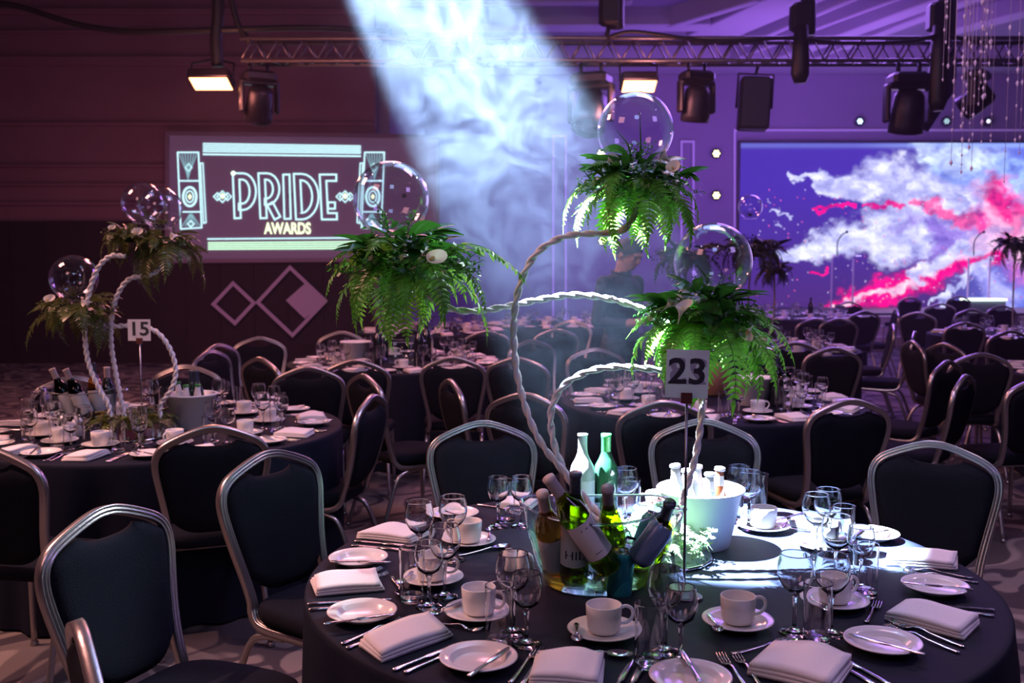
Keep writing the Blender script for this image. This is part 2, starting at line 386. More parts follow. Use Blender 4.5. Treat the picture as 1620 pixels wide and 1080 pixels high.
# horizontal mouldings high on the plum wall
for i, (y0, dz) in enumerate(((18, .10), (50, .05), (96, .14), (196, .06), (262, .05), (292, .05), (322, .06))):
    z = at(200, y0, YW - .03).z
    tr = struct('trim_%d' % (i + 1), M().rbox((-5.85, YW - .03, z), (7.5, .08, dz), .015).mesh('trim', WALLM))

# projection screen with its art-deco picture
SCR = mat('projection_screen_cloth', (.16, .11, .17), .8, emis=(.055, .028, .060), es=1.0)
GLY = emat('projected_ice_blue', (.50, .80, .86), 1.5)
GLD = emat('projected_ice_blue_dim', (.26, .50, .58), 1.0)
GLG = emat('projected_pale_green', (.62, 1.0, .70), 1.3)
GLA = emat('projected_pale_yellow', (.86, 1.0, .62), 1.6)
PX = YS / F
fr_m = mat('screen_border', (.24, .2, .27), .8)
root = link('projection_screen', None, None, TR(W(455, 310)))
tag(root, 'wide projection screen showing PRIDE AWARDS in inline art deco lettering', 'screen')
inv = root.matrix_basis.inverted()
def onscreen(name, mesh, parent=root):
    o = link(name, mesh, parent, Matrix() if parent is not root else inv); return o
scr = onscreen('screen_cloth', wallquad('screen_cloth', [(268, 411), (268, 214), (690, 219), (690, 408)], SCR, .03, YS))
onscreen('screen_frame', M().ribbon([W(265, 413, .01), W(265, 211, .01), W(693, 216, .01), W(693, 410, .01)], 6 * PX, (0, -1, 0), .03, True).mesh('screen_frame', fr_m))
for k in (300, 460, 640): onscreen('wall_bracket', M().box(W(k, 310, -.045), (.06, .10, .06)).mesh('wall_bracket', BLACK))
def stroke(b, P, wpx, closed=False): b.ribbon([W(p[0], p[1], .012) for p in P], wpx * PX, (0, -1, 0), .004, closed)
def bars(x0, x1, ya, yb, n, skew, m, wpx):
    b = M()
    for i in range(n):
        t = i / max(1, n - 1); y = ya + (yb - ya) * t; stroke(b, [(x0, y), (x1, y + skew * (1 - t * .3))], wpx)
    onscreen('picture_bar', b.mesh('picture_bar', m))
bars(321, 571, 227, 239.5, 5, 4, GLY, 2.0); bars(321, 571, 244, 244, 1, 3, GLY, 2.4)
bars(328, 569, 378, 378, 1, -2, GLY, 2.2); bars(329, 600, 384, 394, 4, -2, GLG, 2.2)
def offs(P, h, closed=False):
    out = []; m = len(P)
    for i in range(m):
        a = P[i - 1] if (i or closed) else P[i]; b = P[(i + 1) % m] if (i < m - 1 or closed) else P[i]
        v1 = Vector((P[i][0] - a[0], P[i][1] - a[1])); v2 = Vector((b[0] - P[i][0], b[1] - P[i][1]))
        v1 = v1.normalized() if v1.length else v2.normalized(); v2 = v2.normalized() if v2.length else v1
        n1 = Vector((-v1.y, v1.x)); n2 = Vector((-v2.y, v2.x)); q = (n1 + n2); q = q.normalized() if q.length > 1e-6 else n1
        out.append((P[i][0] + q.x * h / max(.5, q.dot(n1)), P[i][1] + q.y * h / max(.5, q.dot(n1))))
    return out
def arc(c, rx, ry, a0, a1, n=10): return [(c[0] + rx * math.cos(math.radians(a0 + (a1 - a0) * i / n)), c[1] + ry * math.sin(math.radians(a0 + (a1 - a0) * i / n))) for i in range(n + 1)]
def glyph(paths):
    b = M()
    for P, closed in paths:
        if closed: stroke(b, offs(P, 5.0, True), 2.7, True); stroke(b, offs(P, -5.0, True), 2.7, True)
        else: stroke(b, offs(P, 5.0) + offs(P, -5.0)[::-1], 2.7, True)
    onscreen('projected_letter', b.mesh('projected_letter', GLY))
glyph([([(376, 345), (373.5, 279)] + arc((384, 303), 16, 24, -90, 90) + [(378, 327)], False)])
glyph([([(417, 345), (414, 279)] + arc((422, 299), 15, 20, -90, 90) + [(419, 319)], False), ([(427, 322), (439, 345)], False)])
glyph([([(453, 276), (455, 346)], False)])
glyph([([(473, 342), (470, 280)] + arc((477, 311), 22, 31, -90, 90, 12), True)])
glyph([([(532, 281), (511, 281), (514, 342), (533, 342)], False), ([(519, 325), (530, 325)], False)])
aw = text_mesh('AWARDS', 22 * PX, GLA, .003, off=.006)
o = link('projected_lettering', aw, root, inv @ Matrix.Translation(W(455, 362, .02)) @ Matrix.Diagonal((.72, 1, 1.12, 1)))
b = M(); b.add([W(369 + 3.6 * math.cos(a * PI / 5), 274 + 3.6 * math.sin(a * PI / 5), .02) for a in range(10)], [tuple(range(10))], True)
onscreen('picture_spark', b.mesh('picture_spark', emat('spark_green', (.7, 1, .75), 2.2)))
def dia(b, c, rx, ry, wpx): stroke(b, [(c[0] - rx, c[1]), (c[0], c[1] - ry), (c[0] + rx, c[1]), (c[0], c[1] + ry)], wpx, True)
def fill(P, m, name='picture_fill'):
    onscreen(name, M().add([W(p[0], p[1], .016) for p in P], [tuple(range(len(P)))], True).mesh(name, m))
for cx_ in (352, 546):
    b = M(); dia(b, (cx_ - 8, 311), 6, 6, 1.8); dia(b, (cx_ + 8, 311), 6, 6, 1.8); dia(b, (cx_, 311), 9, 9, 1.8)
    onscreen('picture_diamonds', b.mesh('picture_diamonds', GLY)); fill([(cx_ - 4.5, 310), (cx_, 305), (cx_ + 4.5, 310), (cx_, 315)], GLA)
for (x0, sg, x1) in ((281, 1, 314), (608, -1, 577)):
    b = M(); dx = 5 * sg
    stroke(b, [(x0, 241), (x1, 241), (x1 + dx, 360), (x0 + dx, 362)], 2.2, True)
    stroke(b, [(x0 + dx * .35, 286), (x1 + dx * .35, 286)], 2.2); stroke(b, [(x0 + dx * .8, 335), (x1 + dx * .8, 335)], 2.2)
    cx_ = (x0 + x1) / 2 + dx * .55
    stroke(b, arc((cx_, 311), 10.5, 15, 0, 342, 18), 3.4, True); stroke(b, arc((cx_, 311), 6, 9, 0, 342, 14), 2.0, True)
    dia(b, ((x0 + x1) / 2 + dx * .2, 265), 5, 6, 2); dia(b, ((x0 + x1) / 2 + dx * .9, 354), 5, 5, 2)
    stroke(b, [(x1 + sg * 3, 258), (x1 + sg * 7, 258), (x1 + sg * 12, 352), (x1 + sg * 8, 353)], 1.8, True)
    onscreen('picture_column', b.mesh('picture_column', GLY))
    b = M()
    for k in range(7):
        xx = x0 + (x1 - x0) * (k + .5) / 7; cm = (x0 + x1) / 2; hh = 14 + 18 * abs(xx - cm) / 16
        stroke(b, [(xx, 243), (cm + (xx - cm) * .15, 243 + 42 - abs(xx - cm) * .8)], 1.3); stroke(b, [(cm + dx * .9 + (xx - cm) * .1, 338), (xx + dx, 358)], 1.3)
    onscreen('picture_hatching', b.mesh('picture_hatching', GLD))
    fill([(cx_ - 3.5, 311), (cx_, 306), (cx_ + 3.5, 311), (cx_, 316)], GLA)

# wall diamonds under the screen
DIAM = mat('diamond_trim_lilac_glow', (.34, .24, .36), .7, emis=(.06, .03, .06), es=.6)  # trim is no lamp; a weak glow is put into its material
def wdia(P, label, filled=None):
    c = W(sum(p[0] for p in P) / 4, sum(p[1] for p in P) / 4); r = link('wall_diamond', None, None, TR(c)); iv = r.matrix_basis.inverted()
    link('diamond_frame', M().ribbon([W(*p, .03) for p in P], 5.5 * PX, (0, -1, 0), .02, True).mesh('diamond_frame', DIAM), r, iv)
    if filled: link('diamond_infill', M().add([W(*p, .045) for p in filled], [(0, 1, 2, 3)], True).mesh('diamond_infill', DIAM), r, iv)
    tag(r, label, 'wall decoration')
wdia([(338, 481), (369, 448), (402, 479), (372, 511)], 'small lilac outlined diamond on the dark wall below the projection screen')
wdia([(408, 478), (459, 423), (515, 476), (463, 530)], 'large lilac outlined diamond with a filled corner below the projection screen', [(452, 475), (485, 446), (515, 476), (482, 504)])

# flats with thin outlined frames on the back wall
LINE = mat('faint_glow_line_trim', (.62, .50, .75), .6, emis=(.12, .07, .22), es=.8)  # pale paint with the faint lit edge put in as weak emission
YF = 21.95
def frame_line(px0, py0, px1, py1, label, wp=3.0):
    P = [at(px0, py1, YF), at(px0, py0, YF), at(px1, py0, YF), at(px1, py1, YF)]
    c = at((px0 + px1) / 2, py1, YF); c.z = 0; r = link('line_frame', M().ribbon([p - c for p in P], wp * YF / F, (0, -1, 0), .03, True).mesh('line_frame', LINE), None, TR(c))
    tag(r, label, 'wall decoration')
frame_line(875, 215, 895, 505, 'tall narrow pale outline rectangle on the back wall behind the smoke beam')
frame_line(1078, 224, 1097, 505, 'tall narrow pale outline rectangle on the back wall beside the flower shaped lights')
frame_line(1162, 206, 1720, 505, 'large pale outline rectangle framing the stage video wall')

# ------------------------------------------------------------------ stage video wall
def fbm(x, y, seed=0, oct=5):
    rs = np.random.RandomState(seed); out = np.zeros_like(x); amp = 1; tot = 0
    for o_ in range(oct):
        g = rs.rand(64, 64); X = x * 2 ** o_; Y = y * 2 ** o_; xi = np.floor(X).astype(int); yi = np.floor(Y).astype(int); fx = X - xi; fy = Y - yi
        fx = fx * fx * (3 - 2 * fx); fy = fy * fy * (3 - 2 * fy)
        a = g[yi % 64, xi % 64]; b_ = g[yi % 64, (xi + 1) % 64]; c = g[(yi + 1) % 64, xi % 64]; d = g[(yi + 1) % 64, (xi + 1) % 64]
        out += amp * (a + (b_ - a) * fx + (c - a) * fy + (a - b_ - c + d) * fx * fy); tot += amp; amp *= .55
    return out / tot
def video_wall():
    nx, ny = 620, 270; x = np.linspace(1172, 1740, nx); y = np.linspace(226, 488, ny); X, Y = np.meshgrid(x, y)
    dx = (fbm(X / 38, Y / 30, 1) - .5) * 62; dy = (fbm(X / 36 + 9, Y / 30, 2) - .5) * 54
    dx += (fbm(X / 9, Y / 8, 5, 3) - .5) * 16; dy += (fbm(X / 9 + 5, Y / 8, 6, 3) - .5) * 14
    U = X + dx; V = Y + dy
    col = np.zeros((ny, nx, 3)); base = np.array([.055, .025, .40]); lo = np.array([.07, .025, .20])
    t = np.clip((Y - 300) / 180, 0, 1)[..., None]; col[:] = base * (1 - t) + lo * t
    rt = np.clip((X - 1480) / 160, 0, 1)[..., None]; col = col * (1 - rt) + np.array([.16, .22, .90]) * rt
    def seg(x0, y0, x1, y1, r0, r1):
        ex, ey = x1 - x0, y1 - y0; L = ex * ex + ey * ey; tt = np.clip(((U - x0) * ex + (V - y0) * ey) / L, 0, 1)
        return 1 - np.hypot(U - x0 - tt * ex, V - y0 - tt * ey) / (r0 + (r1 - r0) * tt)
    def lay(m, c, k=1.0, e=2.2):
        nonlocal col
        a = (lambda q: q * q * (3 - 2 * q))(np.clip(m * e * .62 + .08, 0, 1))[..., None] * k; shade = (.30 + 1.15 * fbm(X / 17 + dx * .03, Y / 14, 11))[..., None] ** np.array([1.5, 1.5, .7])
        col = col * (1 - a) + np.array(c) * shade * a
    WH = (.78, .80, 1.15); PK = (1.2, .0, .30); PL = (1.0, .62, .95); SK = (.42, .62, 1.2)
    lay(seg(1500, 262, 1600, 300, 52, 60), SK, .95); lay(seg(1445, 236, 1530, 250, 26, 44), (.72, .85, 1.15), .9)
    lay(seg(1395, 378, 1560, 345, 42, 70), (.45, .30, .95), .8)
    lay(seg(1250, 275, 1335, 296, 3, 24), WH, 1, 3); lay(seg(1335, 292, 1400, 285, 26, 44), WH); lay(seg(1400, 275, 1450, 320, 40, 46), WH)
    lay(seg(1450, 300, 1520, 330, 40, 38), WH, .9)
    lay(seg(1240, 405, 1330, 380, 10, 30), WH); lay(seg(1330, 385, 1400, 352, 30, 34), WH); lay(seg(1385, 395, 1450, 380, 34, 26), WH, .9)
    lay(seg(1230, 345, 1250, 341, 2, 4), WH, .9)
    lay(seg(1300, 334, 1350, 328, 4, 6), PK, 1, 3); lay(seg(1370, 322, 1420, 328, 6, 8), PK, .9, 3); lay(seg(1440, 325, 1560, 350, 8, 22), PK, .8, 2)
    lay(seg(1280, 436, 1310, 430, 4, 7), PK, .95, 3)
    lay(seg(1300, 492, 1400, 460, 12, 34), PK, 1, 2.2); lay(seg(1400, 460, 1570, 400, 34, 24), PK, 1, 2.2)
    lay(seg(1320, 484, 1440, 450, 7, 12), (1.1, .75, .95), .85, 2.4)
    lay(seg(1440, 432, 1540, 385, 14, 26), WH, .95); lay(seg(1540, 380, 1610, 350, 20, 26), PL, .9)
    lay(seg(1478, 486, 1560, 420, 4, 16), WH, .95, 2.6); lay(seg(1560, 440, 1600, 470, 26, 30), (.55, .55, 1.15), .9)
    lay(seg(1560, 300, 1585, 345, 30, 36), PL, .95); lay(seg(1575, 300, 1640, 390, 30, 70), PK, .95, 1.8); lay(seg(1640, 380, 1700, 440, 60, 60), WH, .7)
    rs = np.random.RandomState(4)
    for k in range(260):
        x0 = 1200 + rs.rand() * 420; y0 = 300 + rs.rand() * 185; r = .7 + rs.rand() * 1.2
        i0 = int((x0 - 1172) / 568 * nx); j0 = int((y0 - 226) / 262 * ny)
        col[max(0, j0 - 1):j0 + 1, max(0, i0 - 1):i0 + 1] = np.array([(.7, .6, 1.0), (1.1, .15, .5)][k % 3 == 0]) * (.5 + .5 * rs.rand())
    strip = np.exp(-((Y - 230) / 4) ** 2)[..., None] * (.25 + .5 * np.clip((X - 1350) / 150, 0, 1))[..., None]; col = col * (1 - strip) + np.array([.35, .50, 1.1]) * strip
    a = at(1172, 226, YF - .1); b_ = at(1740, 488, YF - .1)
    xs = np.linspace(a.x, b_.x, nx); zs = np.linspace(a.z, b_.z, ny)
    v = np.zeros((ny, nx, 3)); v[..., 0] = xs[None]; v[..., 1] = YF - .1; v[..., 2] = zs[:, None]; c0 = np.array([(a.x + b_.x) / 2, YF - .1, b_.z]); v -= c0
    idx = np.arange(nx * ny).reshape(ny, nx); q = np.stack([idx[:-1, :-1], idx[1:, :-1], idx[1:, 1:], idx[:-1, 1:]], -1).reshape(-1, 4)
    me = D.meshes.new('video_screen'); me.vertices.add(nx * ny); me.vertices.foreach_set('co', v.ravel())
    me.loops.add(q.size); me.loops.foreach_set('vertex_index', q.ravel()); me.polygons.add(len(q)); me.polygons.foreach_set('loop_start', np.arange(len(q)) * 4); me.polygons.foreach_set('loop_total', np.full(len(q), 4))
    me.update(); at_ = me.color_attributes.new('picture', 'FLOAT_COLOR', 'POINT'); at_.data.foreach_set('color', np.concatenate([col, np.ones((ny, nx, 1))], -1).ravel())
    m = D.materials.new('video_wall_picture'); m.use_nodes = True; nt = m.node_tree; nt.nodes.clear()
    e = nt.nodes.new('ShaderNodeEmission'); o = nt.nodes.new('ShaderNodeOutputMaterial'); t = nt.nodes.new('ShaderNodeVertexColor'); t.layer_name = 'picture'
    e.inputs[1].default_value = 1.15; nt.links.new(t.outputs[0], e.inputs[0]); nt.links.new(e.outputs[0], o.inputs[0]); me.materials.append(m)
    m.cycles.emission_sampling = 'NONE'
    r = link('video_wall', None, None, TR(c0)); link('video_screen', me, r)
    ww = b_.x - a.x; hh = a.z - b_.z
    link('screen_casing', M().box((0, .05, hh / 2), (ww + .1, .06, hh + .1)).mesh('screen_casing', BLACK), r)
    tag(r, 'big stage video wall showing bursting white and magenta powder clouds on violet', 'screen')
    lamp('AREA', 'video_wall_light', (c0[0], YF - .3, c0[2] + hh / 2), (c0[0] - .6, 6, .6), 150, (.55, .35, 1), shape='RECTANGLE', size=ww, size_y=hh)
video_wall()

# ------------------------------------------------------------------ truss and stage lighting
YT = 12.0
def box_truss():
    zt = at(1100, 64, YT).z; zb = at(1100, 99, YT).z; h = zt - zb; x0 = at(385, 80, YT).x; x1 = 9.0
    r = link('lighting_truss', None, None, TR((x0, YT, zb)))
    for dy in (-h / 2, h / 2):
        for dz in (0, h): link('chord', M().tube([(0, dy, dz), (x1 - x0, dy, dz)], .025, 8).mesh('chord', TRUSSM), r)
    n = int((x1 - x0) / (h * 1.15)); s = (x1 - x0) / n
    zig = M().tube([(0, 0, 0), (s / 2, 0, h)], .011, 5).tube([(s / 2, 0, h), (s, 0, 0)], .011, 5).mesh('brace', TRUSSM)
    zig2 = M().tube([(0, -h / 2, 0), (s / 2, h / 2, 0)], .010, 5).tube([(s / 2, h / 2, 0), (s, -h / 2, 0)], .010, 5).mesh('brace', TRUSSM)
    for k in range(n):
        link('brace', zig, r, TR((k * s, -h / 2, 0))); link('brace', zig, r, TR((k * s, h / 2, 0)))
        link('brace', zig2, r, TR((k * s, 0, 0)))
    tag(r, 'long square aluminium lighting truss hung under the ceiling', 'truss'); return zb, h
ZTB, HT = box_truss()
cab = M().tube(spline([at(-60, 0, YT), at(20, 8, YT), at(80, 26, YT), at(130, 40, YT), at(200, 50, YT), at(290, 49, YT), at(385, 46, YT), at(500, 44, YT), at(620, 50, YT)], n=5), .035, 6)
tag(link('truss_cable', cab.mesh('truss_cable', BLACK)), 'thick black cable sagging across the plum wall to the truss', 'cable')
cab = M().tube(spline([at(960, 60, 11.8), at(1000, 50, 11.8), at(1080, 60, 11.8), at(1140, 66, 11.8), at(1250, 60, 11.8), at(1330, 68, 11.8), at(1440, 66, 11.8), at(1490, 56, 11.8), at(1560, 68, 11.8), at(1640, 66, 11.8)], n=5), .022, 6)
tag(link('truss_cable', cab.mesh('truss_cable', BLACK)), 'black cable lying along the top chord of the truss', 'cable')
def moving_head(px, py, sc, tilt, yaw, label):
    p = at(px, py, YT); zt = ZTB
    base = M().rbox((0, 0, 0), (.36, .26, .12), .03); base.tube([(-.1, 0, .05), (-.1, 0, .16)], .02, 6); base.tube([(.1, 0, .05), (.1, 0, .16)], .02, 6)
    yoke = M().rbox((-.20, 0, -.22), (.045, .12, .36), .015).rbox((.20, 0, -.22), (.045, .12, .36), .015).rbox((0, 0, -.07), (.42, .14, .05), .015)
    hd = M().lathe([(.0, .20), (.10, .20), (.14, .15), (.155, 0), (.165, -.12), (.165, -.19), (.15, -.2), (.14, -.17), (0, -.165)], 10)
    lens = M().sphere((0, 0, -.165), .13, 14, 6, (1, 1, .25))
    H = TR((0, 0, -.30), 0, 1, tilt, 0)
    loc = Vector((p.x, YT, zt - .16 * sc))
    thing('moving_head_light', [('base', base.mesh('base', BLKMET)), ('yoke', yoke.mesh('yoke', BLKMET)), ('lamp_head', hd.mesh('lamp_head', BLKMET), H, [('lens', lens.mesh('lens', mat('lens_glass', (.03, .03, .05), .05, spec=1)))])], TR(loc, yaw, sc), label, 'stage light')
moving_head(410, 140, 1.05, .5, .5, 'black moving head light under the truss beside the glowing orange panel over the projection screen')
moving_head(935, 140, 1.25, -.5, -.4, 'black moving head light on the truss just beside the centre orange glowing panel, tilted down')
moving_head(1102, 135, 1.05, .2, .3, 'black moving head light between the centre orange panel and the hanging loudspeaker')
moving_head(1437, 135, 1.25, .25, 0, 'black moving head light hung on the truss above the video wall')
moving_head(1545, 145, .95, 1.0, .9, 'black moving head light tilted sideways near the crystal strands')
ORANGE = emat('glowing_orange_panel', (1, .34, .13), 8)
def led_panel(px, py, wpx, tilt, label):
    p = at(px, py, YT - .1); wd = wpx * YT / F
    body = M().rbox((0, 0, .05), (wd + .05, .30, .12), .02); face = M().rbox((0, 0, -.015), (wd, .26, .012), .004)
    yk = M().tube([(-wd / 2 - .03, 0, .05), (-wd / 2 - .03, 0, .26), (0, 0, .32), (wd / 2 + .03, 0, .26), (wd / 2 + .03, 0, .05)], .014, 6).tube([(0, 0, .32), (0, 0, ZTB - p.z)], .02, 6)
    thing('led_wash_panel', [('body', body.mesh('body', BLKMET)), ('glowing_face', face.mesh('glowing_face', ORANGE), None, None, 'glowing orange white lamp face'), ('bracket', yk.mesh('bracket', BLKMET))], TR(p, 0, 1, tilt), label, 'stage light')
led_panel(334, 131, 58, -.38, 'glowing orange rectangular lamp over the projection screen')
led_panel(1011, 135, 50, -.34, 'glowing orange rectangular lamp above the highest glass globe')
for (px, py, c) in ((334, 140, (1, .3, .2)), (1011, 142, (1, .34, .3))):
    p = at(px, py, YT - .2); lamp('AREA', 'orange_panel_light', p, p + Vector((0, -1.0, -1.4)), 40, c, size=.4)
    lamp('POINT', 'orange_panel_glow', at(px, py + 4, YT - .5), (0, 0, 0), 26, c, shadow_soft_size=.15)
# hanging loudspeaker
p = at(1193, 165, 12.3)
thing('loudspeaker', [('cabinet', M().rbox((0, 0, 0), (.36, .34, .62), .02).mesh('cabinet', BLACK)), ('grille', M().rbox((0, -.175, 0), (.31, .01, .56), .004).mesh('grille', BLKMET)),
      ('bracket', M().tube([(-.21, 0, -.05), (-.21, 0, .36), (.21, 0, .36), (.21, 0, -.05)], .015, 6).tube([(0, 0, .36), (0, -.15, ZTB - p.z)], .02, 6).mesh('bracket', BLKMET))], TR(p, -.12, 1, 0, .05), 'black loudspeaker hanging from the truss above the video wall corner', 'loudspeaker')
# chain hoists
def hoist(px, py, label, drop=.0):
    p = at(px, py, YT); r = []
    r.append(('motor', M().rbox((0, 0, 0), (.26, .2, .34), .04).lathe([(.0, .2), (.08, .2), (.09, .17), (.09, -.17), (.08, -.2), (0, -.2)], 12, Matrix.Translation((.08, 0, 0))).mesh('motor', BLACK)))
    r.append(('chain', M().tube([(0, 0, .15), (0, 0, ZC - p.z)], .012, 5).mesh('chain', BLKMET)))
    r.append(('hook_strap', M().tube([(0, 0, -.15), (-.05, 0, ZTB + HT - p.z + .0)], .03, 6).mesh('hook_strap', BLACK)))
    if drop: r.append(('chain_bag', M().lathe([(.0, -.1), (.08, -.12), (.10, -.4), (.11, -drop + .1), (.07, -drop), (0, -drop)], 10, Matrix.Translation((-.04, -.14, 0))).mesh('chain_bag', BLACK)))
    thing('chain_hoist', r, TR(p), label, 'hoist')
hoist(965, 18, 'black chain hoist above the truss near the smoke beam', .0)
hoist(1268, 28, 'black chain hoist with hanging chain bag above the video wall corner', .78)
hoist(1485, 28, 'black chain hoist with long chain bag above the middle of the video wall', 1.1)
p = at(345, 20, YT)
tag(link('hanging_cable_bundle', M().tube(spline([p + Vector((0, 0, .6)), p, p + Vector((-.03, 0, -.3)), p + Vector((-.02, 0, -.62))], n=5), .075, 8).tube(spline([p + Vector((.1, 0, .5)), p + Vector((.22, 0, -.1)), p + Vector((.38, 0, -.35))], n=5), .04, 6).mesh('hanging_cable_bundle', BLACK)), 'black bundle of cables hanging over the orange lamp by the projection screen', 'cable')
p = at(1500, 80, 12.6)
tag(link('hanging_cable_bundle', M().tube(spline([p + Vector((0, 0, ZC - p.z - .02)), p, p + Vector((-.03, 0, -.5)), p + Vector((-.28, 0, -.95))], n=6), [.09] * 7 + [.11] * 6 + [.08] * 6, 8).mesh('hanging_cable_bundle', mat('cable_sock', (.03, .025, .07), .8))), 'thick dark cable sock hanging down in front of the back wall above the video wall', 'cable')
# flower shaped lamps
def flower_lamp(px, py, col, s, label, Y=21.90, rr=.045):
    e = emat('lens_glow', col, s); p = at(px, py, Y)
    parts = [('housing', M().lathe([(.0, .10), (.09, .10), (.11, .0), (.11, -.01), (0, -.01)], 14, Matrix.Rotation(-PI / 2, 4, 'X')).mesh('housing', BLKMET))]
    ln = M().sphere((0, 0, 0), rr * .50, 8, 5, (1, .5, 1)).mesh('lens', e)
    for k in range(7):
        a = k * PI / 3; rad = 0 if k == 6 else rr * 1.25
        parts.append(('lens', ln, TR((rad * math.cos(a), -.025, rad * math.sin(a)))))
    thing('flower_spotlight', parts, TR(p), label, 'stage light')
yl = (1, .86, .42)
flower_lamp(951, 243, yl, 5, 'pale yellow flower shaped lamp beside the foot of the highest globe')
flower_lamp(953, 381, yl, 5, 'pale yellow flower shaped lamp just above the standing man')
flower_lamp(1133, 243, yl, 5, 'upper of two yellow flower shaped lamps near the video wall frame')
flower_lamp(1133, 309, yl, 5, 'lower of two yellow flower shaped lamps near the video wall frame')
for i, px in enumerate((1360, 1427, 1497)):
    flower_lamp(px, 192, (.55, .85, 1), (4, 4, 1.2)[i], ('white-blue flower lamp above the video wall, nearest the hanging loudspeaker', 'white-blue flower lamp above the video wall, middle of three', 'dim blue flower lamp above the video wall, nearest the crystal strands')[i], rr=.035)
flower_lamp(1463, 178, (1, .75, .4), 3, 'small amber lamp glowing just above the row of blue flower lamps', rr=.028)
flower_lamp(1563, 192, (.8, .8, 1), 3, 'small white lamp seen among the crystal strands', rr=.025)
# perspex lecterns with microphones on the stage
PERS = thin_glass('perspex', (.96, .96, 1), 1.5, 2.5)
def lectern(px, label):
    p = at(px, 487, 20.6); p.z = .56
    thing('perspex_lectern', [('front_panel', M().rbox((0, 0, .55), (.42, .02, 1.05), .004).mesh('front_panel', PERS)), ('edge_strip', M().box((-.2, 0, .55), (.025, .03, 1.05)).mesh('edge_strip', LINE)), ('edge_strip', M().box((.24, 0, .55), (.025, .03, 1.05)).mesh('edge_strip', LINE)),
          ('top', M().rbox((0, .05, 1.12), (.72, .35, .025), .008).mesh('top', PERS)), ('microphone', M().tube(spline([(-.1, 0, 1.13), (-.1, 0, 1.4), (-.02, -.02, 1.55), (.06, -.02, 1.6)], n=4), .012, 6).sphere((.08, -.02, 1.61), .03, 8, 6).mesh('microphone', BLACK))],
          TR(p), label, 'lectern')
lectern(1330, 'clear perspex lectern with gooseneck microphone at the pink corner of the video wall')
lectern(1545, 'clear perspex lectern with gooseneck microphone before the white part of the video wall')
p = at(1555, 471, 20.2); p.z = .56 + .21
thing('glowing_stage_block', [('body', M().rbox((0, 0, -.1), (.8, .3, .22), .01).mesh('body', mat('stage_block', (.4, .5, .6), .4))), ('light_bar', M().rbox((0, -.02, .03), (.82, .32, .035), .005).mesh('light_bar', emat('light_bar', (.85, 1, .9), 3)))], TR(p), 'low stage block with a glowing white top edge', 'stage block')
# crystal chandelier strands
def chandelier():
    Yc = 6.4; c = at(1600, -40, Yc); r = link('crystal_chandelier', None, None, TR((c.x, Yc, ZC - .2)))
    link('ceiling_ring', M().lathe([(.30, .0), (.34, .0), (.34, .05), (.30, .05), (.30, 0)], 24).mesh('ceiling_ring', STEEL), r)
    rs = random.Random(5); zc = ZC - .2
    for k in range(44):
        a = rs.random() * 2 * PI; q = .06 + .30 * math.sqrt(rs.random()); x, y = q * math.cos(a) * 1.1, q * math.sin(a)
        zb = at(1600, rs.uniform(20, 285), Yc).z - zc; b = M().tube([(0, 0, 0), (0, 0, zb)], .0016, 4)
        z = zb
        for j in range(rs.randint(2, 6)):
            s_ = rs.uniform(.006, .013); b.add([(s_, 0, z), (0, s_, z), (-s_, 0, z), (0, -s_, z), (0, 0, z + s_ * 1.6), (0, 0, z - s_ * 2)], [(0, 1, 4), (1, 2, 4), (2, 3, 4), (3, 0, 4), (1, 0, 5), (2, 1, 5), (3, 2, 5), (0, 3, 5)], True)
            z += rs.uniform(.03, .22)
            if z > -.05: break
        link('crystal_strand', b.mesh('crystal_strand', CRYST), r, TR((x, y, 0)))
    tag(r, 'chandelier of thin hanging crystal strands at the top corner over the chairs', 'chandelier')
chandelier()
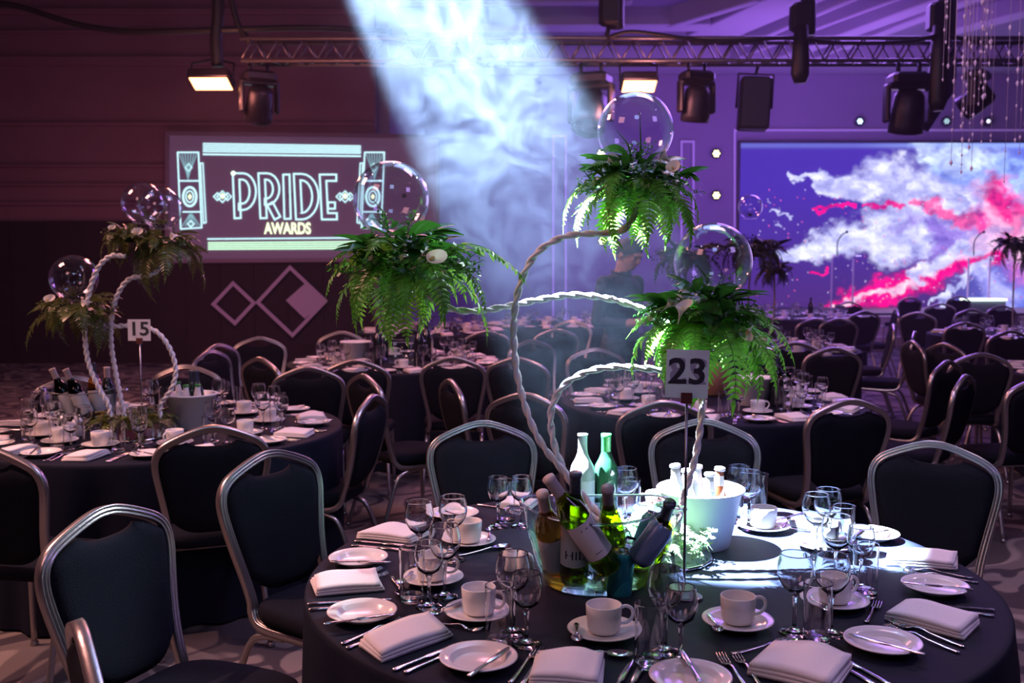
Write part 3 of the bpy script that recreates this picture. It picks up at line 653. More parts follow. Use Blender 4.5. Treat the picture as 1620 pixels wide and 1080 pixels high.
# ------------------------------------------------------------------ chairs
TOPZ = .93
def back_y(z):      # the back leans away from the seat
    t = (z - .45) / .48; return -.005 - .105 * t - .02 * math.sin(PI * max(0, min(1, t)))
FR = [(.195, .395), (.192, .20), (.188, .06)]     # seat rail run (x, y) at z=.40
def chair_parts():
    half = [(.170, .47), (.176, .54), (.192, .63), (.210, .72), (.219, .785), (.211, .832), (.184, .866), (.135, .892), (.070, .917), (.028, .928), (0, .930)]
    P = [Vector((.196, .39, .405)), Vector((.194, .24, .400)), Vector((.190, .10, .396)), Vector((.184, .03, .405)), Vector((.174, -.003, .435))] + [Vector((x, back_y(z), z)) for x, z in half]
    left = spline(P, n=4); right = [Vector((-q.x, q.y, q.z)) for q in left[::-1]][1:]
    path = left + right; m = len(path)
    prof = [(-.017, .012), (-.012, .014), (-.009, .0105), (-.005, .0105), (-.002, .014), (.002, .014), (.005, .0105), (.009, .0105), (.012, .014), (.017, .012), (.0175, -.012), (.009, -.014), (0, -.0115), (-.009, -.014), (-.0175, -.012)]
    b = M(); v = []; n = len(prof); pv = None
    for i, p in enumerate(path):
        t = (path[min(i + 1, m - 1)] - path[max(i - 1, 0)]).normalized(); sgn = 1 if i < len(left) else -1
        if p.z > .47: nr = Vector((0, 1, .22)).normalized()
        else: nr = Vector((0, 1, 0)) if abs(t.z) > .99 else Vector((sgn, 0, 0)).cross(t) * -1
        if pv is not None and nr.dot(pv) < 0: nr = -nr
        pv = nr; wd = t.cross(nr).normalized(); nr = wd.cross(t).normalized()
        for u, q in prof: v.append(p + wd * u * .80 + nr * q)
    f = [(i * n + k, i * n + (k + 1) % n, (i + 1) * n + (k + 1) % n, (i + 1) * n + k) for i in range(m - 1) for k in range(n)]
    f += [tuple(range(n)), tuple((m - 1) * n + k for k in range(n - 1, -1, -1))]
    frame = b.add(v, f).mesh('back_frame', ALU, fix=True)
    # pad
    xs = [(q.x, q.z) for q in left if q.z > .47]
    def wz(z):
        prev = None
        for x, zz in xs:
            if zz >= z: return x if prev is None else prev[0] + (x - prev[0]) * (z - prev[1]) / max(1e-6, zz - prev[1])
            prev = (x, zz)
        return 0
    def ztop(x):
        x = abs(x); prev = None; fz = .80
        for xx, zz in reversed(xs):
            if xx >= x and zz > .78: fz = zz if prev is None else prev[1] + (zz - prev[1]) * (x - prev[0]) / max(1e-6, xx - prev[0]); break
            prev = (xx, zz)
        s = max(0, 1 - (x / .135) ** 2); return fz - .012 - .060 * s ** 1.1
    b = M(); nu, nv = 20, 16
    for side in (1, -1):
        v = []
        for j in range(nv + 1):
            for i in range(nu + 1):
                u = -1 + 2 * i / nu; e = math.copysign(abs(u) ** .85, u)
                x = e * .203; zb = .485 + .07 * abs(u) ** 3.2; zt = ztop(x); z = zb + (zt - zb) * (j / nv)
                mx = max(.02, wz(z) - .014); x = e * min(.205, mx); edge = min(1, (1 - abs(u)) * 6, min(j, nv - j) / nv * 9)
                v.append((x, back_y(z) + side * (.004 + .016 * math.sqrt(max(0, edge))) + (.004 if side > 0 else -.002), z))
        f = [(j * (nu + 1) + i, j * (nu + 1) + i + 1, (j + 1) * (nu + 1) + i + 1, (j + 1) * (nu + 1) + i) for j in range(nv) for i in range(nu)]
        if side > 0: f = [q[::-1] for q in f]
        b.add(v, f)
    # close rim
    k = (nu + 1) * (nv + 1); rim = [i for i in range(nu + 1)] + [j * (nu + 1) + nu for j in range(1, nv + 1)] + [nv * (nu + 1) + i for i in range(nu - 1, -1, -1)] + [j * (nu + 1) for j in range(nv - 1, 0, -1)]
    for a, c in zip(rim, rim[1:] + rim[:1]): b.f.append((a, c, c + k, a + k))
    pad = b.mesh('backrest', FAB, fix=True)
    # seat
    b = M(); rings = []
    for (s_, z) in ((.90, .412), (1.0, .425), (1.01, .45), (.985, .468), (.92, .478), (.70, .484), (.35, .486)):
        ring = []
        for kk in range(32):
            a = 2 * PI * kk / 32; ca, sa = math.cos(a), math.sin(a); x = math.copysign(abs(ca) ** .5, ca) * .215 * s_; y = math.copysign(abs(sa) ** .5, sa) * .215 * s_
            x *= 1 + .06 * (y / .215); ring.append((x, y + .205, z - .012 * max(0, y / .215) ** 2))
        rings.append(ring)
    v = [p for r in rings for p in r]; f = [(r * 32 + kk, r * 32 + (kk + 1) % 32, (r + 1) * 32 + (kk + 1) % 32, (r + 1) * 32 + kk) for r in range(len(rings) - 1) for kk in range(32)]
    f += [tuple(range(31, -1, -1)), tuple((len(rings) - 1) * 32 + kk for kk in range(32))]
    seat = b.add(v, f).mesh('seat', FAB)
    def leg(pts):
        bb = M().tube(spline(pts, n=4), .0125, 8); bb.lathe([(0, -.0), (.017, 0), (.017, .012), (.012, .02)], 8, Matrix.Translation(pts[-1])); return bb.mesh('leg', ALU)
    parts = [('back_frame', frame), ('backrest', pad), ('seat', seat)]
    for s_ in (-1, 1):
        parts.append(('leg', leg([(s_ * .196, .375, .40), (s_ * .198, .385, .30), (s_ * .205, .40, .0)])))
        parts.append(('leg', leg([(s_ * .19, .16, .385), (s_ * .191, .06, .372), (s_ * .195, .0, .33), (s_ * .205, -.06, .18), (s_ * .215, -.12, .0)])))
    parts.append(('seat_frame', M().tube([(-.19, .36, .40), (.19, .36, .40)], .011, 6).tube([(-.188, .08, .398), (.188, .08, .398)], .011, 6).mesh('seat_frame', ALU)))
    return parts
CHAIR = chair_parts()
def chair(px, py, face, label, group, dy=None):
    t = at_z(px, py, TOPZ)
    if dy is not None: t = at(px, py, dy)
    a = math.radians(face); d = Vector((math.cos(a), math.sin(a), 0)); p = Vector((t.x, t.y, 0)) + d * .11
    thing('banquet_chair', CHAIR, TR(p, a - PI / 2), label, 'chair', group)
G23 = 'chairs around table 23'; G15 = 'chairs around table 15'; GM = 'chairs around the middle tables'; GR = 'chairs towards the stage'
chair(165, 808, -24, 'black banquet chair nearest the bottom corner with full back and part of its seat visible', G23)
chair(128, 1000, 30, 'black banquet chair seen edge-on in the bottom corner, only its top rail showing', G23)
chair(425, 718, -35, 'black chair beside table 23 turned towards the plates, with lit rail, by the aisle', G23)
chair(762, 670, -78, 'black banquet chair behind table 23, beyond the wine bottles and paired wine glasses', G23)
chair(1115, 667, -104, 'black banquet chair directly behind the white bucket and number 23 sign', G23)
chair(1480, 703, -122, 'large black banquet chair beside table 23 behind the folded napkins, frame striped with blue light', G23)
chair(335, 678, 112, 'black banquet chair seen from behind in front of the white bucket of table 15', G15)
chair(-25, 712, 80, 'black banquet chair cut by the picture edge in front of table 15', G15)
chair(115, 598, -62, 'black banquet chair on the far side of table 15 behind the bottle tub', G15)
chair(295, 580, -88, 'black banquet chair behind the white bucket of table 15', G15)
chair(590, 628, 168, 'black banquet chair turned side-on at table 15, pinkish rail, nearest the aisle', G15)
chair(487, 583, 95, 'black banquet chair seen from behind between table 15 and the table of dark bottles', GM)
chair(563, 572, 92, 'black banquet chair, back to us, at the pink lit table, second from table 15', GM)
chair(575, 595, 35, 'narrow angled black banquet chair standing behind the side-on chair of table 15', GM)
chair(712, 603, 20, 'black banquet chair seen edge-on as one slanting rail behind the far side of table 23', GM)
chair(717, 567, 92, 'black banquet chair seen from behind at the pink lit table below the big fern', GM)
chair(818, 568, 75, 'black banquet chair behind the tall curved white rod, turned slightly', GM)
chair(830, 625, 62, 'black banquet chair behind the low curve of the white rod beside the illuminated loop', GM)
chair(942, 553, -84, 'black banquet chair on the far side of the centre table in blue smoke', GM)
chair(1052, 638, 88, 'black banquet chair seen from behind, right behind the 23 sign at the centre table', GM)
chair(1345, 635, 104, 'black banquet chair from behind with dark back at the corner of the centre table', GM)
chair(1318, 552, 92, 'black banquet chair from behind, beyond the clustered wine glasses of the centre table', GR)
chair(1258, 543, 84, 'black banquet chair from behind next to the fern tips, towards the stage', GR)
chair(345, 546, -25, 'violet lit black banquet chair by the dark wall, first beyond table 15', GM)
chair(332, 556, -20, 'black banquet chair half hidden by the violet lit chair near the dark wall', GM)
chair(410, 535, -78, 'black banquet chair facing us below the small wall diamond', GM)
chair(410, 568, 48, 'black banquet chair with slanting rail just in front of the chair below the wall diamond', GM)
chair(540, 526, -85, 'faint black banquet chair behind the pink lit table below the big diamond', GM)
chair(648, 520, -70, 'black banquet chair behind the pink lit table, close to the big fern tips', GM)
chair(770, 525, 95, 'pinkish edged black banquet chair at the far glass-covered table', GM)
chair(650, 512, 60, 'small distant black banquet chair beside the far glass-covered table', GM)
chair(840, 540, -60, 'distant black banquet chair just past the tall curved rod', GM)
chair(905, 508, -110, 'distant black banquet chair in smoke in front of the standing man', GM)
chair(880, 522, 100, 'distant black banquet chair seen from behind in the blue smoke', GM)
chair(1527, 511, 92, 'wide dark banquet chair back in the rows towards the stage, under the stage block', GR)
chair(1537, 490, 88, 'banquet chair back in the second row from the stage, right of the tall gap', GR)
chair(1585, 484, 95, 'banquet chair back close to the glowing stage block and far glassware', GR)
chair(1488, 481, 70, 'violet banquet chair back turned slightly, just right of the open carpet', GR)
chair(1517, 469, 92, 'small banquet chair back nearest the stage, before the white streak', GR)
chair(1440, 471, 100, 'small banquet chair back at the magenta corner of the video wall', GR)
chair(1418, 490, 170, 'banquet chair side-on facing the stage-side table, behind the tall dark chair', GR)
chair(1413, 514, 165, 'dark banquet chair side-on, second of the overlapping row along the open carpet', GR)
chair(1447, 526, 155, 'tall dark banquet chair side-on along the open carpet, nearest of the overlapping row', GR)
chair(1452, 495, 60, 'slim violet banquet chair back behind the tall dark side-on chair', GR)
chair(1443, 541, 2, 'banquet chair edge-on with one bright slanting rail beside the tall dark chair', GR)
chair(1495, 545, 22, 'small gold edged banquet chair turned away behind the large angled chairs', GR)
chair(1553, 561, 88, 'large dark banquet chair, back to us, at the table cut by the picture edge', GR)
chair(1600, 525, 92, 'dark banquet chair back before the pink glassware at the picture edge', GR)
chair(1500, 573, 132, 'maroon tinted banquet chair side-on behind the big blue lit chair', GR)
chair(1528, 596, 141, 'dark banquet chair edge-on with bright rail directly behind the big blue lit chair', GR)
chair(1343, 478, 95, 'tiny banquet chair back before the pink flare of the video wall', GR)
chair(1368, 493, 100, 'banquet chair back beside the pale step by the stage', GR)
chair(1327, 505, 92, 'banquet chair back by the plates of the table in front of the stage', GR)
chair(1290, 505, 96, 'dark banquet chair back behind the table under the far ferns', GR)
chair(1650, 600, 100, 'banquet chair back cut by the picture edge near the large blue lit chair', GR)

# ------------------------------------------------------------------ tables
def table_parts(seed):
    rs = random.Random(seed); b = M(); R = .915; n = 160; ph = [rs.random() * 6.28 for _ in range(4)]; rings = []
    def fold(a, k): return (math.sin(a * 11 + ph[0]) * .5 + math.sin(a * 17 + ph[1]) * .35 + math.sin(a * 29 + ph[2]) * .25) * k
    specs = [(.0, .750)] + [(R * t, .750) for t in (.3, .6, .85, .96, .985)] + [(R * .997, .7485), (R + .002, .744), (R + .004, .730)]
    v = [(0, 0, .75)]; prev = None
    for r, z in specs[1:]:
        v += [(r * math.cos(2 * PI * k / n), r * math.sin(2 * PI * k / n), z) for k in range(n)]
    for z, k_ in ((.66, .010), (.55, .022), (.42, .036), (.28, .048), (.14, .058), (.012, .066)):
        v += [((R + .006 + fold(2 * PI * k / n, k_)) * math.cos(2 * PI * k / n), (R + .006 + fold(2 * PI * k / n, k_)) * math.sin(2 * PI * k / n), z) for k in range(n)]
    m = (len(v) - 1) // n; f = [(0, 1 + k, 1 + (k + 1) % n) for k in range(n)]
    f += [(1 + j * n + k, 1 + (j + 1) * n + k, 1 + (j + 1) * n + (k + 1) % n, 1 + j * n + (k + 1) % n) for j in range(m - 1) for k in range(n)]
    cloth = b.add(v, f).mesh('tablecloth', CLOTH)
    top = M().lathe([(0, .744), (.90, .744), (.90, .72), (0, .72)], 48).mesh('tabletop', TABM)
    return [('tabletop', top), ('tablecloth', cloth)]
TPART = table_parts(3); TLEG = M().tube([(0, 0, 0), (0, 0, .72)], .016, 8).mesh('leg', DSTEEL)
def table(cx, cy, rz, label):
    thing('banquet_table', [TPART[0]] + [('leg', TLEG, TR((.62 * math.cos(k * PI / 2 + .4), .62 * math.sin(k * PI / 2 + .4), 0))) for k in range(4)], TR((cx, cy, 0), rz), label, 'table', 'round banquet tables')
    thing('tablecloth', TPART[1][1], TR((cx, cy, 0), rz), 'floor length black cloth of ' + label.replace(' under a black cloth', '').replace(' black clothed', ''), 'tablecloth', 'black tablecloths')
T23 = (.363, 2.687); T15 = (-1.80, 5.04); TB = (-.96, 8.32); TC = (1.22, 6.02); TD = (-.95, 12.0); TE = (.55, 13.2); TF = (2.42, 9.6); TG = (4.35, 14.9); TH_ = (5.75, 11.4); TI = (4.72, 7.6)
table(*T23, 0, 'near round table with the 23 sign, half brightly lit')
table(*T15, 1, 'round table under a black cloth carrying the 15 sign')
table(*TB, 2, 'round table under a black cloth with dark wine bottles, below the big fern')
table(*TC, 3, 'round table under a black cloth in blue haze behind the 23 sign')
table(*TD, 4, 'distant round table under a black cloth near the curved rod end')
table(*TE, 5, 'distant round table under a black cloth in smoke by the standing man')
table(*TF, .5, 'round table under a black cloth beyond the centre table, towards the stage')
table(*TG, 1.5, 'far round table before the pink corner of the video wall')
table(*TH_, 2.5, 'round table at the picture edge near the stage')
table(*TI, 3.5, 'round table cut off behind the big blue lit chair')

# ------------------------------------------------------------------ tableware
def plate_mesh(R): return M().lathe([(0, .004), (R * .55, .002), (R * .62, .004), (R * .72, .013), (R * .97, .019), (R, .0205), (R * .99, .0225), (R * .95, .022), (R * .76, .0185), (R * .72, .0165), (R * .64, .0085), (R * .60, .0072), (0, .0070)], 40).mesh('plate', WHITE)
PLATE = plate_mesh(.084)
SAUCER = M().lathe([(0, .003), (.045, .003), (.058, .008), (.082, .017), (.084, .0185), (.082, .0205), (.060, .013), (.040, .0075), (.030, .0075), (0, .0065)], 36).mesh('saucer', WHITE)
cupb = M().lathe([(0, .002), (.026, .002), (.034, .005), (.038, .014), (.0405, .045), (.0415, .066), (.040, .0675), (.0385, .066), (.0375, .045), (.035, .014), (.028, .008), (0, .007)], 32).mesh('bowl', WHITE)
cuph = M().tube(spline([(.038, 0, .056), (.052, 0, .060), (.066, 0, .052), (.068, 0, .036), (.056, 0, .022), (.037, 0, .020)], n=4), .0042, 8).mesh('handle', WHITE)
CUP = [('bowl', cupb), ('handle', cuph)]
def wine(h=.188, rb=.041):
    bowl = M().lathe([(.004, h * .50), (.012, h * .515), (.027, h * .58), (rb * .92, h * .68), (rb, h * .77), (rb * .97, h * .87), (rb * .852, h * .985), (rb * .842, h * .996), (rb * .832, h), (rb * .818, h), (rb * .808, h * .996), (rb * .812, h * .985), (rb * .93, h * .87), (rb * .96, h * .77), (rb * .88, h * .68), (.024, h * .59), (.008, h * .535), (.0, h * .53)], 28).mesh('bowl', TGLASS)
    stem = M().lathe([(0, .0), (.034, .0), (.035, .002), (.030, .0045), (.014, .0085), (.006, .016), (.0042, .03), (.0045, h * .35), (.006, h * .44), (.009, h * .50), (.0, h * .525)], 20).mesh('stem', SGLASS)
    return [('bowl', bowl), ('stem', stem)]
WINE = wine(); WINES = wine(.165, .036)
TUMB = [('wall', M().lathe([(.0300, .010), (.0301, .014), (.0305, .05), (.0323, .134), (.0325, .1365), (.0322, .138), (.0313, .138), (.0310, .1365), (.0308, .134), (.0291, .05), (.0286, .016), (.0285, .012)], 28).mesh('wall', TGLASS)),
        ('base', M().lathe([(0, .0), (.028, 0), (.0305, .004), (.0300, .014), (.026, .018), (0, .015)], 24).mesh('base', SGLASS))]
def napkin_mesh(seed, sx=.19, sy=.105):
    rs = random.Random(seed); b = M(); skew = rs.uniform(-.012, .02)
    for layer, (ix, dx, z0, z1) in enumerate(((0, 0, .001, .010), (.002, .0015, .0095, .017), (.006, .004, .0165, .026))):
        n = 10; v = []
        for j in range(7):
            for i in range(n + 1):
                u = i / n; w_ = j / 6; x = (u - .5) * (sx - ix * 2) + dx * (w_ - .5) * 2 + skew * (w_ - .5); y = (w_ - .5) * (sy - ix)
                puff = math.sin(PI * min(1, u * 1.15)) * .006 * (layer + 1) * (.3 + .7 * w_) + .004 * math.sin(u * 7 + seed) * w_
                if layer == 2: puff += .007 * max(0, u - .55) * w_ * 3
                v.append((x, y, (z0 + puff * .35) * .8)); v.append((x, y, (z1 + puff) * .8))
        W_ = (n + 1) * 2; f = []
        for j in range(6):
            for i in range(n):
                a = j * W_ + i * 2; f.append((a + 1, a + 3, a + W_ + 3, a + W_ + 1)); f.append((a, a + W_, a + W_ + 2, a + 2))
        for i in range(n): a = i * 2; f.append((a, a + 2, a + 3, a + 1)); a += 6 * W_; f.append((a, a + 1, a + 3, a + 2))
        for j in range(6): a = j * W_; f.append((a, a + 1, a + W_ + 1, a + W_)); a += n * 2; f.append((a, a + W_, a + W_ + 1, a + 1))
        b.add(v, f)
    return b.mesh('napkin', NAPK, fix=True)
NAPS = [napkin_mesh(i, *((.185, .105), (.175, .115), (.19, .10), (.15, .13))[i]) for i in range(4)]
# cutlery: lies along +x from handle end (0) to tip (L), on z=0
def blade(profile, th, zc):
    """profile: (x, halfwidth, z)"""
    v = []; f = []
    for x, hw, z in profile:
        for y, t in ((-hw, 0), (-hw * .55, th), (hw * .55, th), (hw, 0)): v.append((x, y, z + t))
        v.append((x, 0, z - th * .4))
    n = len(profile)
    for i in range(n - 1):
        a = i * 5; 
        for p, q in ((0, 1), (1, 2), (2, 3), (3, 4), (4, 0)): f.append((a + p, a + 5 + p, a + 5 + q, a + q))
    f += [(0, 1, 2, 3, 4), tuple((n - 1) * 5 + k for k in (4, 3, 2, 1, 0))]; return v, f
def knife_mesh(L=.21):
    s = L / .21; P = [(0, .005, .003), (.004, .0075, .003), (.03, .0065, .003), (.085, .005, .003), (.095, .0048, .003), (.100, .0085, .003), (.15, .0090, .003), (.19, .0075, .003), (.205, .004, .003), (.21, .001, .003)]
    b = M(); v, f = blade([(x * s, h, z) for x, h, z in P], .0030, 0); return b.add(v, f).mesh('knife', STEEL, fix=True)
def fork_mesh(L=.19):
    s = L / .19; b = M()
    v, f = blade([(x * s, h, z) for x, h, z in ((0, .004, .003), (.005, .0075, .003), (.03, .006, .003), (.08, .0035, .006), (.11, .003, .011), (.125, .004, .009), (.135, .009, .005), (.15, .0115, .003))], .0022, 0); b.add(v, f)
    for k in range(4):
        y = -.0096 + k * .0064; v, f = blade([(.149 * s, .0014, .003), (.17 * s, .0012, .004), (.188 * s, .0008, .009)], .0016, 0); b.add([(p[0], p[1] + y, p[2]) for p in v], f)
    return b.mesh('fork', STEEL, fix=True)
def spoon_mesh(L=.19, wb=.019):
    s = L / .19; b = M()
    v, f = blade([(x * s, h, z) for x, h, z in ((0, .004, .003), (.005, .0075, .003), (.03, .006, .003), (.08, .0035, .006), (.115, .003, .010), (.13, .005, .008))], .0022, 0); b.add(v, f)
    n, m = 14, 4; v = []; cx_ = .158 * s
    for j in range(m + 1):
        r = j / m
        for k in range(n):
            a = 2 * PI * k / n; v.append((cx_ + .031 * s * r * math.cos(a), wb * r * math.sin(a), .0015 + .0085 * r * r))
    f = [(j * n + k, j * n + (k + 1) % n, (j + 1) * n + (k + 1) % n, (j + 1) * n + k) for j in range(m) for k in range(n)]
    b.add(v, f); b.add([(p[0], p[1], p[2] - .0012) for p in v], [q[::-1] for q in f]); return b.mesh('spoon', STEEL)
KNIFE = knife_mesh(); FORK = fork_mesh(); SPOON = spoon_mesh(); BKNIFE = knife_mesh(.17); TSPOON = spoon_mesh(.125, .013); DFORK = fork_mesh(.15); DSPOON = spoon_mesh(.18)
TZ = .7502
def along(me, name, a, b, label, cat, group, z=TZ, L=None, tilt=0):
    """lay a piece of cutlery with its handle end at pixel a pointing to pixel b (both on the cloth)"""
    p = at_z(a[0], a[1], z); q = at_z(b[0], b[1], z); d = q - p
    thing(name, me, TR(p, math.atan2(d.y, d.x), 1, 0, tilt), label, cat, group)
def on(px, py, z=TZ): return at_z(px, py, z)
GP, GN, GK, GF, GW, GT, GC, GS, GD = ['%s on table 23' % s for s in ('side plates', 'napkins', 'knives', 'forks', 'wine glasses', 'tumblers', 'coffee cups', 'saucers', 'dessert cutlery')]
# side plates with butter knives: (plate px, knife handle px, knife tip px, place words)
for (c, a, e, wds) in (((567, 891), (522, 890), (610, 891), 'at the table edge nearest the tall chair'),
                       ((573, 978), (512, 989), (620, 974), 'between the folded napkin and the puffed pink napkin'),
                       ((757, 1052), (741, 1072), (799, 1031), 'pinkish, nearest the bottom middle'),
                       ((1092, 1083), (1108, 1082), (1090, 1052), 'cut by the bottom picture edge under the tall glass'),
                       ((1396, 1026), (1464, 1038), (1346, 1006), 'by the overlapping forks at the front corner'),
                       ((1479, 936), (1540, 935), (1426, 923), 'between the two napkins by the large chair'),
                       ((1378, 852), (1405, 840), (1362, 848), 'at the far edge in front of the large chair'),
                       ((718, 819), (700, 812), (728, 822), 'behind the cup at the far side')):
    thing('side_plate', PLATE, TR(on(*c)), 'side plate %s, table 23' % wds, 'plate', GP)
    along(BKNIFE, 'butter_knife', a, e, 'butter knife on the side plate %s' % wds, 'knife', 'butter knives on table 23', TZ + .0225)
for i, (px, py, dx, dy, k, s, lab) in enumerate(((622, 850, 60, 6, 0, 1, 'white folded napkin behind the side plate at the edge, above two dark knives'), (549, 929, 60, -5, 1, 1, 'white folded napkin above the pair of blue lit knives'),
        (643, 1016, 62, -22, 2, 1.08, 'puffed pinkish folded napkin between crossed forks and knives'), (898, 1066, 60, 4, 3, 1, 'flat squarish napkin at the bottom edge next to paired upright forks'),
        (1266, 1062, 62, 14, 3, 1.2, 'smooth flat napkin at the bottom edge between spoon and knives'), (1474, 986, 60, 15, 1, 1.05, 'rolled grey napkin at the front edge between side plates'),
        (1458, 891, 60, 4, 2, 1, 'long bright napkin below the large chair, half in the light pool'), (818, 800, 30, 3, 1, .75, 'napkin glowing behind the paired wine glasses at the far side'),
        (1272, 832, 28, 5, 0, .7, 'overlit napkin behind the tallest glasses in the light pool'))):
    p = on(px, py); q = on(px + dx, py + dy); d = q - p
    thing('napkin', NAPS[k], TR(p, math.atan2(d.y, d.x), s), lab + ', table 23', 'napkin', GN)
for a, e, lab in (((486, 957), (622, 950), 'upper of the two blue lit knives below the napkin'), ((488, 966), (615, 957), 'lower of the two blue lit knives below the napkin'),
        ((622, 1062), (742, 1014), 'knife just below the puffed pink napkin'), ((640, 1066), (746, 1021), 'outer knife below the puffed pink napkin, nearer the pink plate'),
        ((556, 864), (656, 873), 'dark knife in front of the white napkin at the far edge'), ((560, 857), (660, 866), 'dark knife tucked against the white napkin at the far edge'),
        ((1384, 1085), (1284, 1028), 'knife along the smooth flat napkin, nearer the napkin'), ((1414, 1088), (1308, 1029), 'knife beside the smooth flat napkin, nearer the side plate'),
        ((1574, 967), (1406, 953), 'upper purple knife behind the rolled grey napkin'), ((1573, 976), (1430, 955), 'lower purple knife behind the rolled grey napkin'),
        ((962, 1110), (997, 1052), 'knife cut by the bottom edge beside the squarish napkin'), ((985, 1112), (1014, 1056), 'knife cut by the bottom edge under the tumbler'),
        ((755, 799), (800, 806), 'dark knife at the far edge beside the far napkin'), ((1272, 812), (1225, 826), 'bronze toned knife at the far edge behind the bright cup')):
    along(KNIFE, 'knife', a, e, lab + ', table 23', 'knife', GK)
for a, e, lab in (((500, 919), (613, 901), 'blue lit fork behind the napkin at the edge'), ((504, 923), (618, 910), 'fork half under the napkin at the edge'),
        ((540, 1020), (651, 978), 'outer fork beside the puffed pink napkin'), ((548, 1027), (672, 980), 'inner fork beside the puffed pink napkin'),
        ((806, 1082), (848, 1034), 'left fork of the upright pair at the bottom edge'), ((826, 1084), (864, 1028), 'right fork of the upright pair at the bottom edge'),
        ((1188, 1098), (1144, 1044), 'left fork of the pair near the dessert spoon at the bottom'), ((1210, 1095), (1161, 1034), 'right fork of the pair near the dessert spoon at the bottom'),
        ((1526, 1025), (1386, 977), 'upper fork of the pair above the front corner plate'), ((1518, 1034), (1382, 985), 'lower fork of the pair above the front corner plate'),
        ((1540, 916), (1420, 898), 'upper fork below the long bright napkin'), ((1548, 923), (1416, 904), 'lower fork below the long bright napkin')):
    along(FORK, 'fork', a, e, lab + ', table 23', 'fork', GF)
for me, nm, a, e, lab in ((DSPOON, 'dessert_spoon', (725, 880), (793, 868), 'dessert spoon in front of the far cup and saucer'), (DSPOON, 'dessert_spoon', (620, 914), (638, 945), 'dessert spoon standing out beside the tumbler'),
        (DFORK, 'dessert_fork', (674, 985), (763, 1000), 'dessert fork above the puffed pink napkin'), (DSPOON, 'dessert_spoon', (872, 1032), (995, 1040), 'dessert spoon in front of the middle cup'),
        (DSPOON, 'dessert_spoon', (1156, 1036), (1272, 1014), 'long dessert spoon running to the front tumbler'), (DFORK, 'dessert_fork', (1370, 986), (1398, 942), 'short dessert fork standing out near the rolled napkin'),
        (DSPOON, 'dessert_spoon', (1290, 842), (1242, 838), 'dessert spoon shining behind the glasses in the light pool')):
    along(me, nm, a, e, lab + ' on table 23', 'spoon' if 'spoon' in nm else 'fork', GD)
# cups on saucers
for (sp, hdl, lab) in (((741, 861), 190, 'at the far side behind the first wine glasses'), ((684, 921), 0, 'seen through the front pair of wine glasses'),
        ((757, 975), -20, 'in front of the paired glasses by the glass tub'), ((955, 1005), 8, 'in front of the glass ice tub'),
        ((1167, 990), 10, 'standing clear in the middle right of the cloth'), ((1320, 957), 20, 'behind the front tumbler and tall glass'),
        ((1208, 838), 160, 'overlit in the light pool beyond the white bucket'), ((1305, 868), 30, 'glaring white behind the clustered glasses'),
        ((1040, 812), 185, 'tucked between the dark bottles and the white bucket'), ((1395, 905), 30, 'hardly seen beyond the tumbler near the long napkin')):
    if sp[0] == 1395: continue
    p = on(*sp)
    thing('saucer', SAUCER, TR(p), 'white saucer, cup %s, table 23' % lab, 'saucer', GS)
    thing('coffee_cup', CUP, TR(p + Vector((0, 0, .0075)), math.radians(hdl)), 'white coffee cup %s on table 23' % lab, 'cup', GC)
    a = math.radians(hdl + 150); thing('teaspoon', TSPOON, TR(p + Vector((math.cos(a) * .066, math.sin(a) * .066, .0165)), a + 1.9), 'teaspoon by the cup %s, table 23' % lab, 'spoon', 'teaspoons on table 23')
# wine glasses: base pixel
for (px, py, big, lab) in ((664, 897, 1, 'leftmost far wine glass of the cluster by the far cup'), (717, 886, 1, 'tallest standing wine glass before the far cup and saucer'),
        (679, 960, 0, 'front wine glass of the cluster beside the tumbler'), (704, 944, 1, 'second front wine glass of the cluster over the saucer'),
        (812, 1000, 1, 'wine glass behind the one next to the glass tub'), (833, 1019, 0, 'wine glass just in front of the glass tub'),
        (1052, 1030, 1, 'wine glass in front of the tub foot, behind the tumbler'), (1076, 1046, 0, 'wine glass under the number 23 rod'),
        (1256, 1001, 1, 'big balloon wine glass with the light pool seen through it'), (1314, 1003, 1, 'wine glass before the cup behind the front tumbler'),
        (1322, 925, 1, 'middle wine glass above the tumbler in the light pool'), (1360, 930, 0, 'wine glass near the long napkin'),
        (1290, 882, 1, 'far tall wine glass in the light pool'), (1308, 872, 1, 'farthest wine glass behind the light pool cluster'),
        (1168, 826, 1, 'wine glass behind the rim handle of the white bucket'), (1184, 836, 1, 'wine glass between the white bucket and the overlit cup'),
        (788, 834, 0, 'wine glass on the far side, first of the pair before the napkin'), (825, 833, 0, 'wine glass on the far side, second of the pair before the napkin'),
        (990, 830, 1, 'large wine glass behind the green bottle'), (968, 822, 0, 'wine glass half hidden behind the standing green bottle')):
    thing('wine_glass', WINE if big else WINES, TR(on(px, py), 0, 1.0 if py < 990 or big else 1.0), 'clear %s, table 23' % lab, 'wine glass', GW)
for (px, py, lab) in ((652, 950, 'beside the front cluster of wine glasses, near the dessert spoon'), (790, 1020, 'next to the wine glasses by the glass tub'), (1027, 1052, 'in front of the glass tub and middle cup'),
        (1292, 1015, 'at the front between balloon glass and side plate'), (1368, 942, 'by the rolled napkin and dessert fork'), (1334, 872, 'behind the clustered glasses in the light pool'),
        (1199, 812, 'beyond the overlit cup at the far edge'), (800, 824, 'behind the far pair of wine glasses'), (998, 822, 'behind the large wine glass by the green bottle')):
    thing('tumbler', TUMB, TR(on(px, py)), 'clear tumbler %s, table 23' % lab, 'tumbler', GT)
